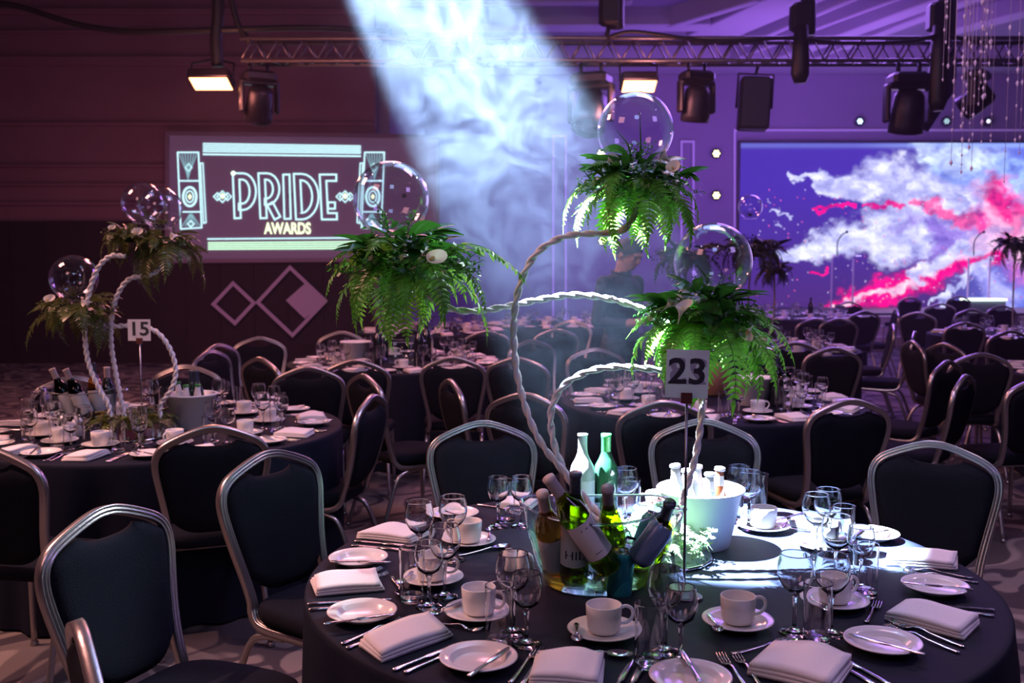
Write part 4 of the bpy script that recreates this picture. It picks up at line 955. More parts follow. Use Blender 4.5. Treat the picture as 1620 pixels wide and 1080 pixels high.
def shaker(p, label, s=1):
    thing('shaker', [('body', M().lathe([(0, 0), (.021, 0), (.023, .004), (.022, .045), (.019, .055), (.0, .056)], 18).mesh('body', WHITE)), ('cap', M().lathe([(.0, .066), (.012, .065), (.019, .058), (.020, .053)], 18).mesh('cap', WHITE))], TR(p, 0, s), label, 'shaker', 'salt and pepper shakers')
shaker(on(806, 905), 'white shaker seen through the wine glass by the glass tub, the farther one'); shaker(on(832, 912), 'white shaker seen through the wine glass by the glass tub, the nearer one')

# ------------------------------------------------------------------ bottles, tubs
def bottle(kind, gm, cm, label=True, cap_h=.07):
    if kind == 'wine': prof = [(0, .012), (.02, .004), (.036, 0), (.0375, .006), (.0375, .185), (.034, .205), (.022, .228), (.0155, .245), (.0140, .26), (.0140, .296), (.0155, .297), (.0155, .303), (.0, .303)]
    elif kind == 'flute': prof = [(0, .012), (.02, .004), (.035, 0), (.037, .006), (.037, .15), (.034, .18), (.025, .225), (.0165, .262), (.0140, .28), (.0140, .316), (.0155, .317), (.0155, .323), (0, .323)]
    else: prof = [(0, .006), (.02, .002), (.0295, 0), (.0305, .006), (.0305, .115), (.027, .140), (.018, .165), (.0135, .185), (.013, .215), (.0, .216)]
    H = prof[-1][1]; parts = [('body', M().lathe(prof, 24).mesh('body', gm))]
    if kind == 'beer':
        parts.append(('cap', M().lathe([(.0135, H - .006), (.0165, H - .004), (.016, H + .004), (.012, H + .006), (0, H + .006)], 16).mesh('cap', cm)))
        if label: parts.append(('label', M().lathe([(.0309, .035), (.0309, .10)], 24).mesh('label', LABEL)))
        if label: parts.append(('neck_label', M().lathe([(.0185, .167), (.0140, .190), (.0136, .197)], 16).mesh('neck_label', LABEL)))
    else:
        if cm: parts.append(('capsule', M().lathe([(.0148, H - cap_h), (.0152, H - cap_h + .002), (.0150, H - .012), (.0163, H - .008), (.0163, H + .001), (0, H + .001)], 18).mesh('capsule', cm)))
        if label:
            b = M(); v = []; n = 16
            for i in range(n + 1):
                a = -PI / 2 + (i / n - .5) * 2.5
                for z in (.055, .165 if kind == 'wine' else .145): v.append((.0380 * math.cos(a), .0380 * math.sin(a), z))
            b.add(v, [(2 * i, 2 * i + 2, 2 * i + 3, 2 * i + 1) for i in range(n)]); sub = []
            parts.append(('label', b.mesh('label', LABEL), None, sub))
    return parts
def lettered(parts, lines):
    """adds print (text, size, z) to the label part"""
    out = []
    for p in parts:
        if p[0] == 'label':
            sub = [('lettering', text_mesh(t, s, INK, .0002, bend=.0383), Matrix.Translation((0, 0, z))) for t, s, z in lines]; p = ('label', p[1], None, sub)
        out.append(p)
    return out
def aim_mat(base, top, roll=0):
    d = (Vector(top) - Vector(base)).normalized(); q = d.to_track_quat('Z', 'Y').to_matrix()
    # keep -Y of the bottle facing the camera
    y = (Vector(base) - Vector((0, 0, CAMZ))); y -= d * y.dot(d); y.normalize(); x = y.cross(d)
    R = Matrix((x, y, d)).transposed(); R = R @ Matrix.Rotation(roll, 3, 'Z'); return Matrix.Translation(Vector(base)) @ R.to_4x4()
TUBC = on(942, 925); TUBC.z = TZ
def clear_tub(c, rot, label, s=1.0):
    def ringsup(r0, zz, n=48, wav=0): return [(r0 * 1.12 * math.cos(2 * PI * k / n), r0 * .86 * math.sin(2 * PI * k / n), zz + (wav * math.cos(4 * PI * k / n))) for k in range(n)]
    prof = [(.02, .0, 0), (.105, .0, 0), (.122, .012, 0), (.142, .07, 0), (.160, .14, 0), (.178, .215, .012), (.180, .217, .012), (.176, .215, .012), (.156, .14, 0), (.138, .07, 0), (.117, .018, 0), (.02, .010, 0)]
    v = []; n = 48
    for r, z, w_ in prof: v += ringsup(r, z, n, w_)
    f = [(i * n + k, i * n + (k + 1) % n, (i + 1) * n + (k + 1) % n, (i + 1) * n + k) for i in range(len(prof) - 1) for k in range(n)] + [tuple(range(n - 1, -1, -1)), tuple((len(prof) - 1) * n + k for k in range(n))]
    wall = M().add(v, f).mesh('wall', thin_glass('clear_tub_acrylic', (.90, .96, .97), 1.5, 1.6))
    rp = ringsup(.179, .216, 48, .012); parts = [('wall', wall), ('rim', M().tube(rp + [rp[0]], .0035, 6, False).mesh('rim', SGLASS))]
    for s_ in (-1, 1):
        parts.append(('handle', M().tube(spline([(s_ * .195, -.03, .20), (s_ * .225, -.02, .205), (s_ * .235, 0, .205), (s_ * .225, .02, .205), (s_ * .195, .03, .20)], n=4), .006, 8).mesh('handle', SGLASS)))
    thing('ice_tub', parts, TR(c, rot, s), label, 'ice bucket', 'clear ice tubs')
clear_tub(TUBC, .0, 'clear oval tub full of wine bottles and ice at the middle of table 23')
def icecubes(c, n, rmax, z0, z1, label, seed=1):
    rs = random.Random(seed); b = M()
    for k in range(n):
        a = rs.random() * 2 * PI; q = rmax * math.sqrt(rs.random()); z = z0 + (z1 - z0) * rs.random()
        R = Euler((rs.random() * 3, rs.random() * 3, rs.random() * 3)).to_matrix(); b.box((q * math.cos(a), q * math.sin(a) * .78, z), (.026, .024, .022), R)
    o = link('ice', b.mesh('ice', ICE), None, TR(c)); tag(o, label, 'ice', None, 'stuff')
icecubes(TUBC + Vector((0, 0, .0)), 70, .10, .03, .13, 'ice cubes heaped among the bottles in the clear tub on table 23')
def tb(dx, dy, z): return TUBC + Vector((dx, dy, z))
def put(kind, gm, cm, bp, tpx, label, name='wine_bottle', lines=None, cap_h=.07, roll=0, lab=True, Yt=None, group='bottles in the clear tub'):
    """bp: world base point; tpx: pixel where the mouth shows, at the depth giving the right bottle length"""
    parts = bottle(kind, gm, cm, lab, cap_h)
    if lines: parts = lettered(parts, lines)
    L = {'wine': .303, 'flute': .323, 'beer': .216}[kind]; best = None
    for i in range(160):
        Y = bp.y - .22 + i * .003; q = at(tpx[0], tpx[1], Y); e = abs((q - bp).length - L) + .04 * abs(Y - (Yt if Yt else bp.y))
        if best is None or e < best[0]: best = (e, q)
    thing(name, parts, aim_mat(bp, best[1], roll), label, 'bottle', group)
TY = TUBC.y
put('wine', AM_GLASS, CAPW, at(884, 912, TY + .02), (858, 780), 'amber wine bottle with cream screw cap leaning at the tub edge nearest the shakers')
put('wine', YG_GLASS, CAPW, at(964, 897, TY - .09), (867, 755), 'olive green wine bottle with cream capsule and white printed label leaning across the ice tub', lines=[('- -', .022, .150), ('---', .020, .075)], cap_h=.065, Yt=TY - .08)
put('wine', YG_GLASS, CAPD, at(908, 916, TY - .05), (911, 748), 'green wine bottle with long navy capsule and HIL lettering upright in the ice tub', lines=[('HIL', .034, .088)], cap_h=.085)
put('flute', YG_GLASS, CAPT, at(972, 905, TY + .05), (961, 772), 'slim light green wine bottle with taupe capsule in the middle of the ice tub', lab=False)
put('wine', YG_GLASS, CAPD, at(1020, 906, TY + .06), (1060, 795), 'dark capped wine bottle leaning towards the white bucket', cap_h=.075, lab=False)
def can(bp, tpx, m, label, Yt):
    parts = [('body', M().lathe([(0, .004), (.024, 0), (.031, .010), (.033, .016), (.033, .105), (.0265, .118), (.0255, .120)], 24).mesh('body', m)), ('lid', M().lathe([(.0258, .120), (.0262, .122), (.024, .1195), (.022, .116), (0, .116)], 24).mesh('lid', STEEL)),
             ('ring_pull', M().lathe([(.005, .1175), (.008, .1185), (.009, .1175)], 12).mesh('ring_pull', STEEL))]
    q = at(tpx[0], tpx[1], Yt); d = (q - bp).normalized(); thing('drink_can', parts, aim_mat(bp, bp + d * .12), label, 'can', 'cans in the ice tub')
can(at(1008, 888, TY - .08), (1042, 842), CANM, 'blue grey printed drink can tilted at the front of the ice tub', TY - .09)
can(at(1012, 880, TY - .0), (1034, 824), TEAL, 'teal drink can tilted behind the blue grey can', TY)
can(at(978, 945, TY - .07), (982, 905), TEAL, 'teal can low in the ice against the clear tub front', TY - .07)
def stand(kind, gm, cm, base, label, lines=None, s=1, cap_h=.05, lab=True, name='wine_bottle', vert=False):
    parts = bottle(kind, gm, cm, lab and not vert, cap_h)
    if vert: parts.append(('lettering', text_mesh(lines[0][0], .022, mat('pale_print', (.5, .65, .55), .5), .0008), Matrix.Translation((0.008, -.0385, .11)) @ Matrix.Rotation(-PI / 2, 4, 'Y')))
    elif lines: parts = lettered(parts, lines)
    thing(name, parts, TR(base, 0, s), label, 'bottle', 'bottles standing on table 23')
bp = on(921, 842); stand('wine', PALEB, None, bp, 'pale frosted wine bottle standing behind the ice tub, open neck', s=1.04)
bp = on(958, 838); stand('wine', mat('deep_green_bottle', (.012, .05, .025), .06, spec=.8), GREENC, bp, 'dark green wine bottle with bright green neck standing behind the ice tub', lines=[('NAVARRA', .016, .10)], s=1.02, cap_h=.08, vert=True)
# white buckets with beers
def white_bucket(c, label, rot=0, s=1.0):
    w_ = M().lathe([(0, .0), (.084, 0), (.088, .004), (.122, .166), (.129, .168), (.132, .174), (.128, .178), (.121, .174), (.086, .012), (0, .010)], 40).mesh('shell', BUCKET)
    parts = [('shell', w_)]
    for s_ in (-1, 1): parts.append(('handle', M().rbox((s_ * .136, 0, .135), (.03, .045, .016), .005).rbox((s_ * .120, 0, .135), (.012, .06, .035), .004).mesh('handle', STEEL)))
    thing('white_bucket', parts, TR(c, rot, s), label, 'ice bucket', 'white ice buckets')
BK = on(1107, 862); BK.y += .0
white_bucket(BK, 'white bucket of small bottles standing in the bright light of table 23', .15)
for (px, py, gm, cm, lab) in ((1068, 736, BEERW, CAPG, 'white capped clear beer bottle with pale label in the white bucket, nearest the wine bottles'), (1103, 738, BEERW, CAPG, 'beer bottle with white cap at the back of the white bucket'),
                              (1086, 744, BEERW, CAPG, 'green tinted capped bottle between others in the white bucket'), (1123, 750, PALEB, CAPG, 'white foil bottle with green collar at the front of the white bucket'), (1139, 741, BR_GLASS, CAPG, 'brown glass beer bottle with white cap in the white bucket')):
    Yq = BK.y + {1068: .0, 1103: .05, 1086: .03, 1123: -.03, 1139: .02}[px]; q = at(px, py, Yq); b0 = Vector((BK.x + (q.x - BK.x) * .72, Yq, q.z - .216)); 
    thing('beer_bottle', bottle('beer', gm, cm), aim_mat(b0, q), lab, 'bottle', 'bottles in the white bucket')

# ------------------------------------------------------------------ foliage
def frond_mesh(seed, L, droop, m, wmax=.036, n=17):
    rs = random.Random(seed); b = M(); P = []
    for i in range(13):
        t = i / 12; ang = droop[0] + (droop[1] - droop[0]) * t ** 1.2
        P.append((ang, t))
    pts = [Vector((0, 0, 0))]; sidew = rs.uniform(-.12, .12)
    for i in range(1, 13): a = P[i][0]; pts.append(pts[-1] + Vector((math.cos(a), sidew * P[i][1], math.sin(a))) * (L / 12))
    b.tube(pts, [.0022 - .0015 * i / 12 for i in range(13)], 4, False)
    for i in range(n):
        t = .10 + .88 * i / (n - 1); k = t * 12; j = min(11, int(k)); p = pts[j].lerp(pts[j + 1], k - j); d = (pts[j + 1] - pts[j]).normalized()
        ll = wmax * (1.25 if t < .15 else 1) * (math.sin(PI * min(1, .16 + t * .86)) ** .6) * (1.15 - .5 * t) + .006; up = Vector((-d.z, 0, d.x)) if d.x >= 0 else Vector((d.z, 0, -d.x))
        for s_ in (-1, 1):
            y = Vector((0, s_, 0)); o = (y * .93 + d * .38 + up * rs.uniform(-.28, .12)).normalized(); hw = d * (.0050 + .0026 * (1 - t)); mid = p + o * ll * .45
            tip = p + o * ll + d * .004 - up * .004
            b.add([p - hw * .7, mid - hw * 1.05 + up * .0, tip, mid + hw, p + hw * .7, mid + up * .0015], [(0, 1, 5), (1, 2, 5), (2, 3, 5), (3, 4, 5), (4, 0, 5)] if s_ < 0 else [(5, 1, 0), (5, 2, 1), (5, 3, 2), (5, 4, 3), (5, 0, 4)], True)
    e = pts[-1]; d = (pts[-1] - pts[-2]).normalized(); b.add([e - Vector((0, .005, 0)), e + d * .03, e + Vector((0, .005, 0))], [(0, 1, 2)], True)
    return b.mesh('fern_frond', m)
def leaf_mesh(seed, L, wd, m, curl=.5):
    rs = random.Random(seed); b = M(); v = []; n = 7
    for i in range(n + 1):
        t = i / n; hw = wd * math.sin(PI * min(1, t * .93 + .04)) ** .8 * (1 - .25 * t); a = .35 - curl * t * 1.6; x = L * t * (1 - .1 * t); z = L * (.35 * t - curl * .75 * t * t)
        v += [(x, -hw, z + hw * .25), (x, 0, z), (x, hw, z + hw * .25)]
    return b.add(v, [q for i in range(n) for q in ((i * 3, i * 3 + 3, i * 3 + 4, i * 3 + 1), (i * 3 + 1, i * 3 + 4, i * 3 + 5, i * 3 + 2))]).mesh('leaf', m)
def sprig_mesh(seed, m, n=11, L=.07):
    rs = random.Random(seed); b = M(); b.tube([(0, 0, 0), (.01, 0, L * .5), (.02, .005, L)], .0012, 4, False)
    for k in range(n):
        t = (k + 1) / n; a = k * 2.4; c = Vector((.02 * t, 0, L * t)); o = Vector((math.cos(a), math.sin(a), .35)).normalized(); sd = Vector((-math.sin(a), math.cos(a), 0)); l = .026 * (1.15 - .5 * t)
        b.add([c, c + o * l * .5 - sd * .006, c + o * l, c + o * l * .5 + sd * .006], [(0, 1, 2, 3)], True)
    return b.mesh('leaf_sprig', m)
def lily_mesh():
    b = M(); v = []; n = 18
    for i, (r, z) in enumerate(((.002, 0), (.004, .03), (.010, .05), (.020, .068), (.030, .080))):
        for k in range(n):
            a = 2 * PI * k / n; z2 = z + (.025 * (.5 + .5 * math.cos(a)) ** 2 * (i / 4) ** 2) - (.010 * (i / 4) ** 2 * (.5 - .5 * math.cos(a))); rr = r * (1 + .35 * (i / 4) * max(0, math.cos(a)))
            v.append((rr * math.cos(a), rr * math.sin(a) * .85, z2))
    f = [(i * n + k, i * n + (k + 1) % n, (i + 1) * n + (k + 1) % n, (i + 1) * n + k) for i in range(4) for k in range(n)]
    return b.add(v, f).mesh('calla_lily', LILY), M().tube([(0, 0, .03), (.001, 0, .075)], [.0035, .0025], 6).mesh('spadix', SPADIX)
LILYM, SPAD = lily_mesh()
def leafset(fm, lm, sm): return dict(fr=[frond_mesh(i, L, dr, fm, wm) for i, (L, dr, wm) in enumerate(((.21, (.25, -1.6), .042), (.24, (.05, -1.55), .045), (.18, (.5, -1.1), .038), (.23, (-.2, -1.65), .042), (.15, (.8, -.6), .034)))],
                                     lf=[leaf_mesh(i, L, wd, lm, c) for i, (L, wd, c) in enumerate(((.11, .022, .5), (.09, .026, .7), (.13, .018, .35)))], sp=[sprig_mesh(i, sm) for i in range(3)])
FS = leafset(FERN, LEAF, SPRIG); FP = leafset(PALEF, PALEF, PALEF); FD = leafset(DLEAF, DLEAF, DLEAF); FB = leafset(mat('silhouette_foliage', (.012, .022, .016), .7), mat('silhouette_leaf', (.010, .02, .014), .6), mat('silhouette_sprig', (.012, .02, .02), .6))  # last set is near-black: silhouette shade put into the leaf colours
def arrangement(c, label, fs=FS, s=1.0, nf=34, nl=60, ns=44, lilies=(), seed=0, group='fern arrangements', skew=(0, 0), extra=()):
    rs = random.Random(seed); r = link('fern_arrangement', None, None, TR(c, 0, s)); tag(r, label, 'plant', group)
    link('foam_base', M().sphere((0, 0, -.015), .055, 14, 8, (1.1, 1.1, .6)).mesh('foam_base', mat('foam_green', (.01, .05, .02), .9)), r)
    for k in range(nf):
        a = 2 * PI * k / nf + rs.uniform(-.16, .16); j = rs.choice((0, 0, 1, 1, 3, 3, 2)) if k % 4 else 4
        link('fern_frond', fs['fr'][j], r, Matrix.Translation((.045 * math.cos(a), .045 * math.sin(a), rs.uniform(-.02, .025))) @ Euler((rs.uniform(-.35, .35), rs.uniform(-.15, .25) + (.45 if k % 3 == 1 else 0), a)).to_matrix().to_4x4() @ Matrix.Diagonal(((q := rs.uniform(.72, 1.12)), q, q, 1)))
    for (az, j, q, pit) in extra:
        link('fern_frond', fs['fr'][j], r, Matrix.Translation((.05 * math.cos(az), .05 * math.sin(az), 0)) @ Euler((0, pit, az)).to_matrix().to_4x4() @ Matrix.Diagonal((q, q, q, 1)))
    for k in range(nl):
        a = rs.random() * 2 * PI; q = rs.uniform(.02, .10)
        link('leaf', rs.choice(fs['lf']), r, Matrix.Translation((q * math.cos(a), q * math.sin(a), (.075 - q * .60 if nl > 40 else .045 - q * .45) + rs.uniform(-.01, .012))) @ Euler((rs.uniform(-.6, .6), rs.uniform(-.5, .5), a + rs.uniform(-.7, .7))).to_matrix().to_4x4() @ Matrix.Diagonal(((e := rs.uniform(.7, 1.15)), e, e, 1)))
    for k in range(ns):
        a = rs.random() * 2 * PI; q = rs.uniform(.03, .135)
        link('leaf_sprig', rs.choice(fs['sp']), r, Matrix.Translation((q * math.cos(a), q * math.sin(a), .035 - q * .5)) @ Euler((rs.uniform(-.5, .5), rs.uniform(.2, 1.3), a)).to_matrix().to_4x4())
    for (x, y, z, rx, rz) in lilies:
        l_ = link('calla_lily', LILYM, r, TR((x, y, z), rz, .62, rx)); l_['label'] = 'white calla lily'; link('spadix', SPAD, l_)
    return r
def globe(c, R, label, fs=FS, stalks=2, seed=0):
    prof = []
    for i in range(22):
        a = -PI / 2 + .52 + (PI - .52) * i / 21; prof.append((R * math.cos(a) if i < 21 else 0, R * math.sin(a)))
    z0 = prof[0][1]; r0 = prof[0][0]
    prof = [(r0 * 1.12, z0 - .012), (r0 * 1.0, z0 - .010)] + prof
    parts = [('glass_shell', M().lathe(prof, 40).mesh('glass_shell', GGLASS)), ('glass_shell_inner', M().lathe([(r * .97, z * .97) for r, z in prof[2:]], 40).mesh('glass_shell_inner', GGLASS)), ('neck_ring', M().tube([(r0 * 1.08 * math.cos(2 * PI * k / 24), r0 * 1.08 * math.sin(2 * PI * k / 24), z0 - .012) for k in range(25)], .0022, 6, False).mesh('neck_ring', SGLASS))]
    rs = random.Random(seed)
    for k in range(7):
        a = rs.random() * 6.28; q = rs.random() * R * .45; parts.append(('leaf_sprig', fs['sp'][k % 3], TR((q * math.cos(a), q * math.sin(a), z0 + .005), a, .75, rs.uniform(-.5, .5))))
    for k in range(4):
        a = k * 1.6 + rs.random(); parts.append(('leaf', fs['lf'][k % 3], TR((.01 * math.cos(a), .01 * math.sin(a), z0 + .01), a, .5, 0, -.4)))
    for k in range(stalks):
        x = (-.045, .012)[k % 2]; parts.append(('stalk', M().tube(spline([(x * .4 + .01, 0, z0), (x * .6 + .008, 0, z0 + .05), (x * 1.1 - .002, 0, z0 + (.09, .14)[k % 2])], n=4), [.004, .0035, .003, .003, .0025, .002, .0015, .001, .0008], 6).mesh('stalk', fs['sp'][0].materials[0])))
    thing('glass_globe', parts, TR(c), label, 'glass globe', 'glass globes')
def disc_base(r): return M().lathe([(0, 0), (r, 0), (r + .004, .004), (r, .010), (r * .97, .010), (0, .009)], 48).mesh('base_disc', mat('mirror_disc', (.7, .72, .75), .08, 1))
# centrepiece of table 23
CPB = on(1040, 880); CPY = 2.76
def rodpts(P, Y0, Y1=None, step=.006):
    n = len(P); Y1 = Y0 if Y1 is None else Y1
    return spline([at(p[0], p[1], p[2] if len(p) > 2 else Y0 + (Y1 - Y0) * i / (n - 1)) for i, p in enumerate(P)], step=step)
cp = link('centrepiece_stand', None, None, TR((CPB.x, CPB.y, TZ))); inv_ = cp.matrix_basis.inverted()
tag(cp, 'stand of three twisted white rods curving up to the fern clusters of table 23', 'centrepiece', 'centrepiece stands')
link('base_disc', disc_base(.155), cp)
def rod(P, r, parent, iv, Y0, Y1=None, pitch=.095, m=ROPE): link('twisted_rod', M().rope(rodpts(P, Y0, Y1), r, pitch).mesh('twisted_rod', m), parent, iv)
rod([(1000, 868, CPB.y), (960, 826, 2.66), (928, 790, 2.68), (895, 750, 2.70), (850, 690, 2.72), (822, 610, 2.75), (813, 530, 2.78), (820, 460, 2.78), (848, 402, 2.77), (895, 374, 2.76), (955, 369, 2.75), (985, 364, 2.74), (1003, 340, 2.74), (1008, 300, 2.74)], .0105, cp, inv_, 2.7)
rod([(1010, 872, CPB.y), (965, 838, 2.70), (925, 800, 2.72), (896, 750, 2.74), (876, 700, 2.76), (872, 650, 2.76), (890, 612, 2.76), (925, 590, 2.76), (965, 581, 2.76), (1010, 582, 2.76), (1060, 588, 2.77), (1100, 600, 2.78), (1115, 570, 2.8), (1120, 520, 2.8)], .0105, cp, inv_, 2.7)
rod([(1062, 880, CPB.y + .02), (1072, 830, 2.72), (1080, 790, 2.74), (1096, 740, 2.76), (1106, 690, 2.78), (1110, 640, 2.8), (1106, 590, 2.82), (1080, 535, 2.84), (1045, 505, 2.86), (1008, 486, 2.86), (960, 472, 2.86), (905, 467, 2.86), (850, 475, 2.84), (800, 485, 2.82), (755, 492, 2.8), (715, 489, 2.78), (685, 472, 2.76), (664, 450, 2.75), (648, 425, 2.74), (638, 400, 2.74)], .0105, cp, inv_, 2.7)
# low ferns round the foot
lowf = link('foot_greenery', None, None, TR((CPB.x - .03, CPB.y - .01, TZ + .012))); tag(lowf, 'low ring of bright ferns round the rod foot between the ice tub and white bucket', 'plant', 'greenery at the stand foot')
rs = random.Random(3)
for k in range(20):
    a = 2 * PI * k / 20 + rs.uniform(-.1, .1); link('fern_frond', FP['fr'][(0, 2, 4)[k % 3]], lowf, Matrix.Translation((.06 * math.cos(a), .06 * math.sin(a), .05)) @ Euler((rs.uniform(-.3, .3), -.25, a)).to_matrix().to_4x4() @ Matrix.Diagonal((.72, .72, .72, 1)))
for k in range(60):
    a = rs.random() * 6.28; q = rs.uniform(0, .17); link('leaf_sprig', FP['sp'][k % 3], lowf, TR((q * math.cos(a), q * math.sin(a), .02), a, rs.uniform(.7, 1.1), rs.uniform(-.6, .6)))
YA = (2.74, 2.72, 2.70)
cTop = at(1008, 292, YA[0]); cLeft = at(642, 415, YA[1]); cRight = at(1112, 505, YA[2])
arrangement(cTop, 'fern and leaf cluster under the highest globe, table 23', lilies=((.09, -.10, .03, 1.4, -.3), (.10, -.03, .05, .9, -1.2), (-.11, -.04, .035, .8, 1.4)), seed=11, s=.95)
arrangement(cLeft, 'wide fern cluster with dark glossy top at the end of the long level rod', lilies=((.06, -.12, .0, 1.3, .5),), seed=12, s=1.12, nl=44, extra=((.15, 1, 1.15, -.55), (-.2, 2, 1.2, -.3)))
arrangement(cRight, 'bright fern cluster with two calla lilies directly above the 23 sign', lilies=((-.085, -.12, -.005, .35, .6), (.10, -.12, -.01, 1.9, -.6), (-.12, -.06, .02, .9, .9)), seed=13, s=1.05, extra=((-1.35, 1, 1.2, .1), (.1, 1, 1.0, -.25)))
RG = .103
globe(at(1005, 206, YA[0]), RG, 'clear glass globe with tall stalks standing on the highest fern cluster', seed=1)
globe(at(619, 315, YA[1]) + Vector((0, .0, 0)), RG * 1.0, 'clear glass globe mirroring the lit projection screen on the fern cluster beside it', seed=2, stalks=1)
globe(at(1128, 414, YA[2]), RG * 1.02, 'clear glass globe on the fern cluster right above the 23 sign', seed=3, stalks=1)

# number signs
def sign(num, base, top, cw, ch, label, ghost=True, tilt=0.0, rz=0):
    h = top.z - base.z; ro = link('table_number_sign', None, None, TR(base, rz)); tag(ro, label, 'table number')
    link('rod', M().tube([(0, 0, .006), (0, .002, h - ch)], .0035, 8).mesh('rod', DSTEEL), ro)
    link('foot', M().lathe([(0, 0), (.045, 0), (.047, .004), (.04, .008), (.0, .009)], 24).mesh('foot', DSTEEL), ro)
    ct = Matrix.Translation((0, -.002, h - ch / 2)) @ Matrix.Rotation(tilt, 4, 'Y')
    cdm = link('card', M().box((0, 0, 0), (cw, .0012, ch)).mesh('card', CARD), ro, ct)
    if ghost: link('show_through_number', text_mesh(num, cw * .84, GHOST, .0001, mirror=True, off=.0018), cdm, Matrix.Translation((0, -.0008, cw * .03)))
    link('number', text_mesh(num, cw * .84, INK, .0003, off=.0018), cdm, Matrix.Translation((0, -.0011, cw * .03)))
    link('clip', M().box((0, -.003, -ch / 2 + .0), (cw * .26, .008, cw * .25)).mesh('clip', CLIP), ro, ct)
b_ = on(1082, 945); t_ = at(1077, 553, b_.y)
sign('23', b_, t_, 68 * b_.y / F, 77 * b_.y / F, 'white card reading 23 on a thin dark rod on the near table', tilt=.03)
# ------------------------------------------------------------------ table 15
c15 = Vector((T15[0], T15[1], TZ))
clear_tub(on(130, 678), .3, 'clear oval tub with tilted bottles on table 15', .95)
TUB2 = on(130, 678)
def put2(kind, gm, cm, off, tpx, label, **k):
    b0 = TUB2 + Vector(off); parts = bottle(kind, gm, cm, k.get('lab', True)); q = at(tpx[0], tpx[1], b0.y + k.get('dy', 0)); thing('wine_bottle', parts, aim_mat(b0, q), label, 'bottle', 'bottles on table 15')
put2('wine', DG_GLASS, CAPW, (-.02, .0, .03), (90, 600), 'dark wine bottle with pale neck leaning outwards in the tub of table 15')
put2('wine', DG_GLASS, CAPW, (.06, -.03, .03), (112, 602), 'wine bottle with pale label crossing the tub of table 15')
put2('wine', AM_GLASS, CAPD, (.07, .05, .03), (150, 608), 'amber bottle sunk at the right side of the tub on table 15')
icecubes(TUB2, 24, .10, .03, .10, 'ice cubes in the clear tub on table 15', 2)
thing('wine_bottle', bottle('wine', mat('dark_bottle', (.015, .02, .02), .08, spec=.8), CAPW, True), TR(on(172, 672)), 'dark wine bottle standing behind the tub on table 15', 'bottle', 'bottles on table 15')
BK2 = on(304, 676)
white_bucket(BK2, 'white bucket of small bottles on table 15, pinkish in the light', .1, 1.0)
for (px, py, dy, lab) in ((281, 606, .03, 'small capped beer bottle in the bucket of table 15, farthest from the chair rail'), (294, 611, -.02, 'small beer bottle in the middle front of the bucket on table 15'), (313, 610, -.03, 'small beer bottle with pale label and green top in the bucket of table 15')):
    q = at(px, py, BK2.y + dy); b0 = Vector((BK2.x + (q.x - BK2.x) * .7, BK2.y + dy, q.z - .213)); thing('beer_bottle', bottle('beer', BEERW, GREENC), aim_mat(b0, q), lab, 'bottle', 'bottles on table 15')
for (px, lab) in ((303, 'dark green wine bottle sticking up from the bucket of table 15'), (310, 'dark wine bottle just beside the green one in the bucket of table 15')):
    q = at(px, 586, BK2.y + .05); thing('wine_bottle', bottle('wine', mat('dark_bottle', (.015, .03, .02), .08, spec=.8), CAPD, False), TR((q.x, q.y, q.z - .303)), lab, 'bottle', 'bottles on table 15')
c2 = on(212, 690); cp2 = link('centrepiece_stand', None, None, TR(c2)); inv2 = cp2.matrix_basis.inverted()
tag(cp2, 'stand of three curving white rope-like rods on table 15', 'centrepiece', 'centrepiece stands')
link('base_disc', disc_base(.17), cp2)
Y2 = c2.y
rod([(198, 405), (175, 405), (155, 424), (141, 462), (134, 510), (139, 570), (157, 615), (172, 642), (175, 676)][::-1], .013, cp2, inv2, Y2 - .05, Y2 - .12, .07)
rod([(262, 396), (256, 420), (236, 435), (205, 441), (186, 466), (177, 500), (176, 545), (185, 600), (195, 650), (200, 680)][::-1], .013, cp2, inv2, Y2 + .02, Y2, .07)
rod([(126, 500), (150, 514), (178, 516), (212, 515), (245, 523), (268, 550), (278, 585), (271, 615), (254, 640), (254, 664), (258, 686)][::-1], .013, cp2, inv2, Y2 + .02, Y2 + .02, .07)
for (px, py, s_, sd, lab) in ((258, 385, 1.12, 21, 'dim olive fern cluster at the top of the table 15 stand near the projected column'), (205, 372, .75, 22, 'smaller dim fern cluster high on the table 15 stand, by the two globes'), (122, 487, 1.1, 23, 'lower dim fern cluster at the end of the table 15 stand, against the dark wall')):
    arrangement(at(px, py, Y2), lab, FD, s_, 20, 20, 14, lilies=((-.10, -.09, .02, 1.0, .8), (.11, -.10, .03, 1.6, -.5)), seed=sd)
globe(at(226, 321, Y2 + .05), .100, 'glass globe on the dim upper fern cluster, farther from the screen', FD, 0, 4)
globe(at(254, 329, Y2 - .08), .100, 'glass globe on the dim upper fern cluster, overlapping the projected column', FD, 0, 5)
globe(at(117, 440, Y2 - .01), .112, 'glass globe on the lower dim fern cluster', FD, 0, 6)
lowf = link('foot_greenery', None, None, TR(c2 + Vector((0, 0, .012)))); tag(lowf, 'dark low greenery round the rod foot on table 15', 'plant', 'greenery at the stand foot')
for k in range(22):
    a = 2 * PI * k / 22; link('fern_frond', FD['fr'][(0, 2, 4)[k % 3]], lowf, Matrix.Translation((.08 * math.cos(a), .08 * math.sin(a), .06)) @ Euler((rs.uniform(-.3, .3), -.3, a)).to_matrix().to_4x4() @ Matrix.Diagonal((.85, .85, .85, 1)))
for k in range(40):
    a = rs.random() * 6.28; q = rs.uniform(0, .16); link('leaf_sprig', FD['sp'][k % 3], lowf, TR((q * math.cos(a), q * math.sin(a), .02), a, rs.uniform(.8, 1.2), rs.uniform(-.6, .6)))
b_ = on(226, 701); t_ = at(217, 505, b_.y)
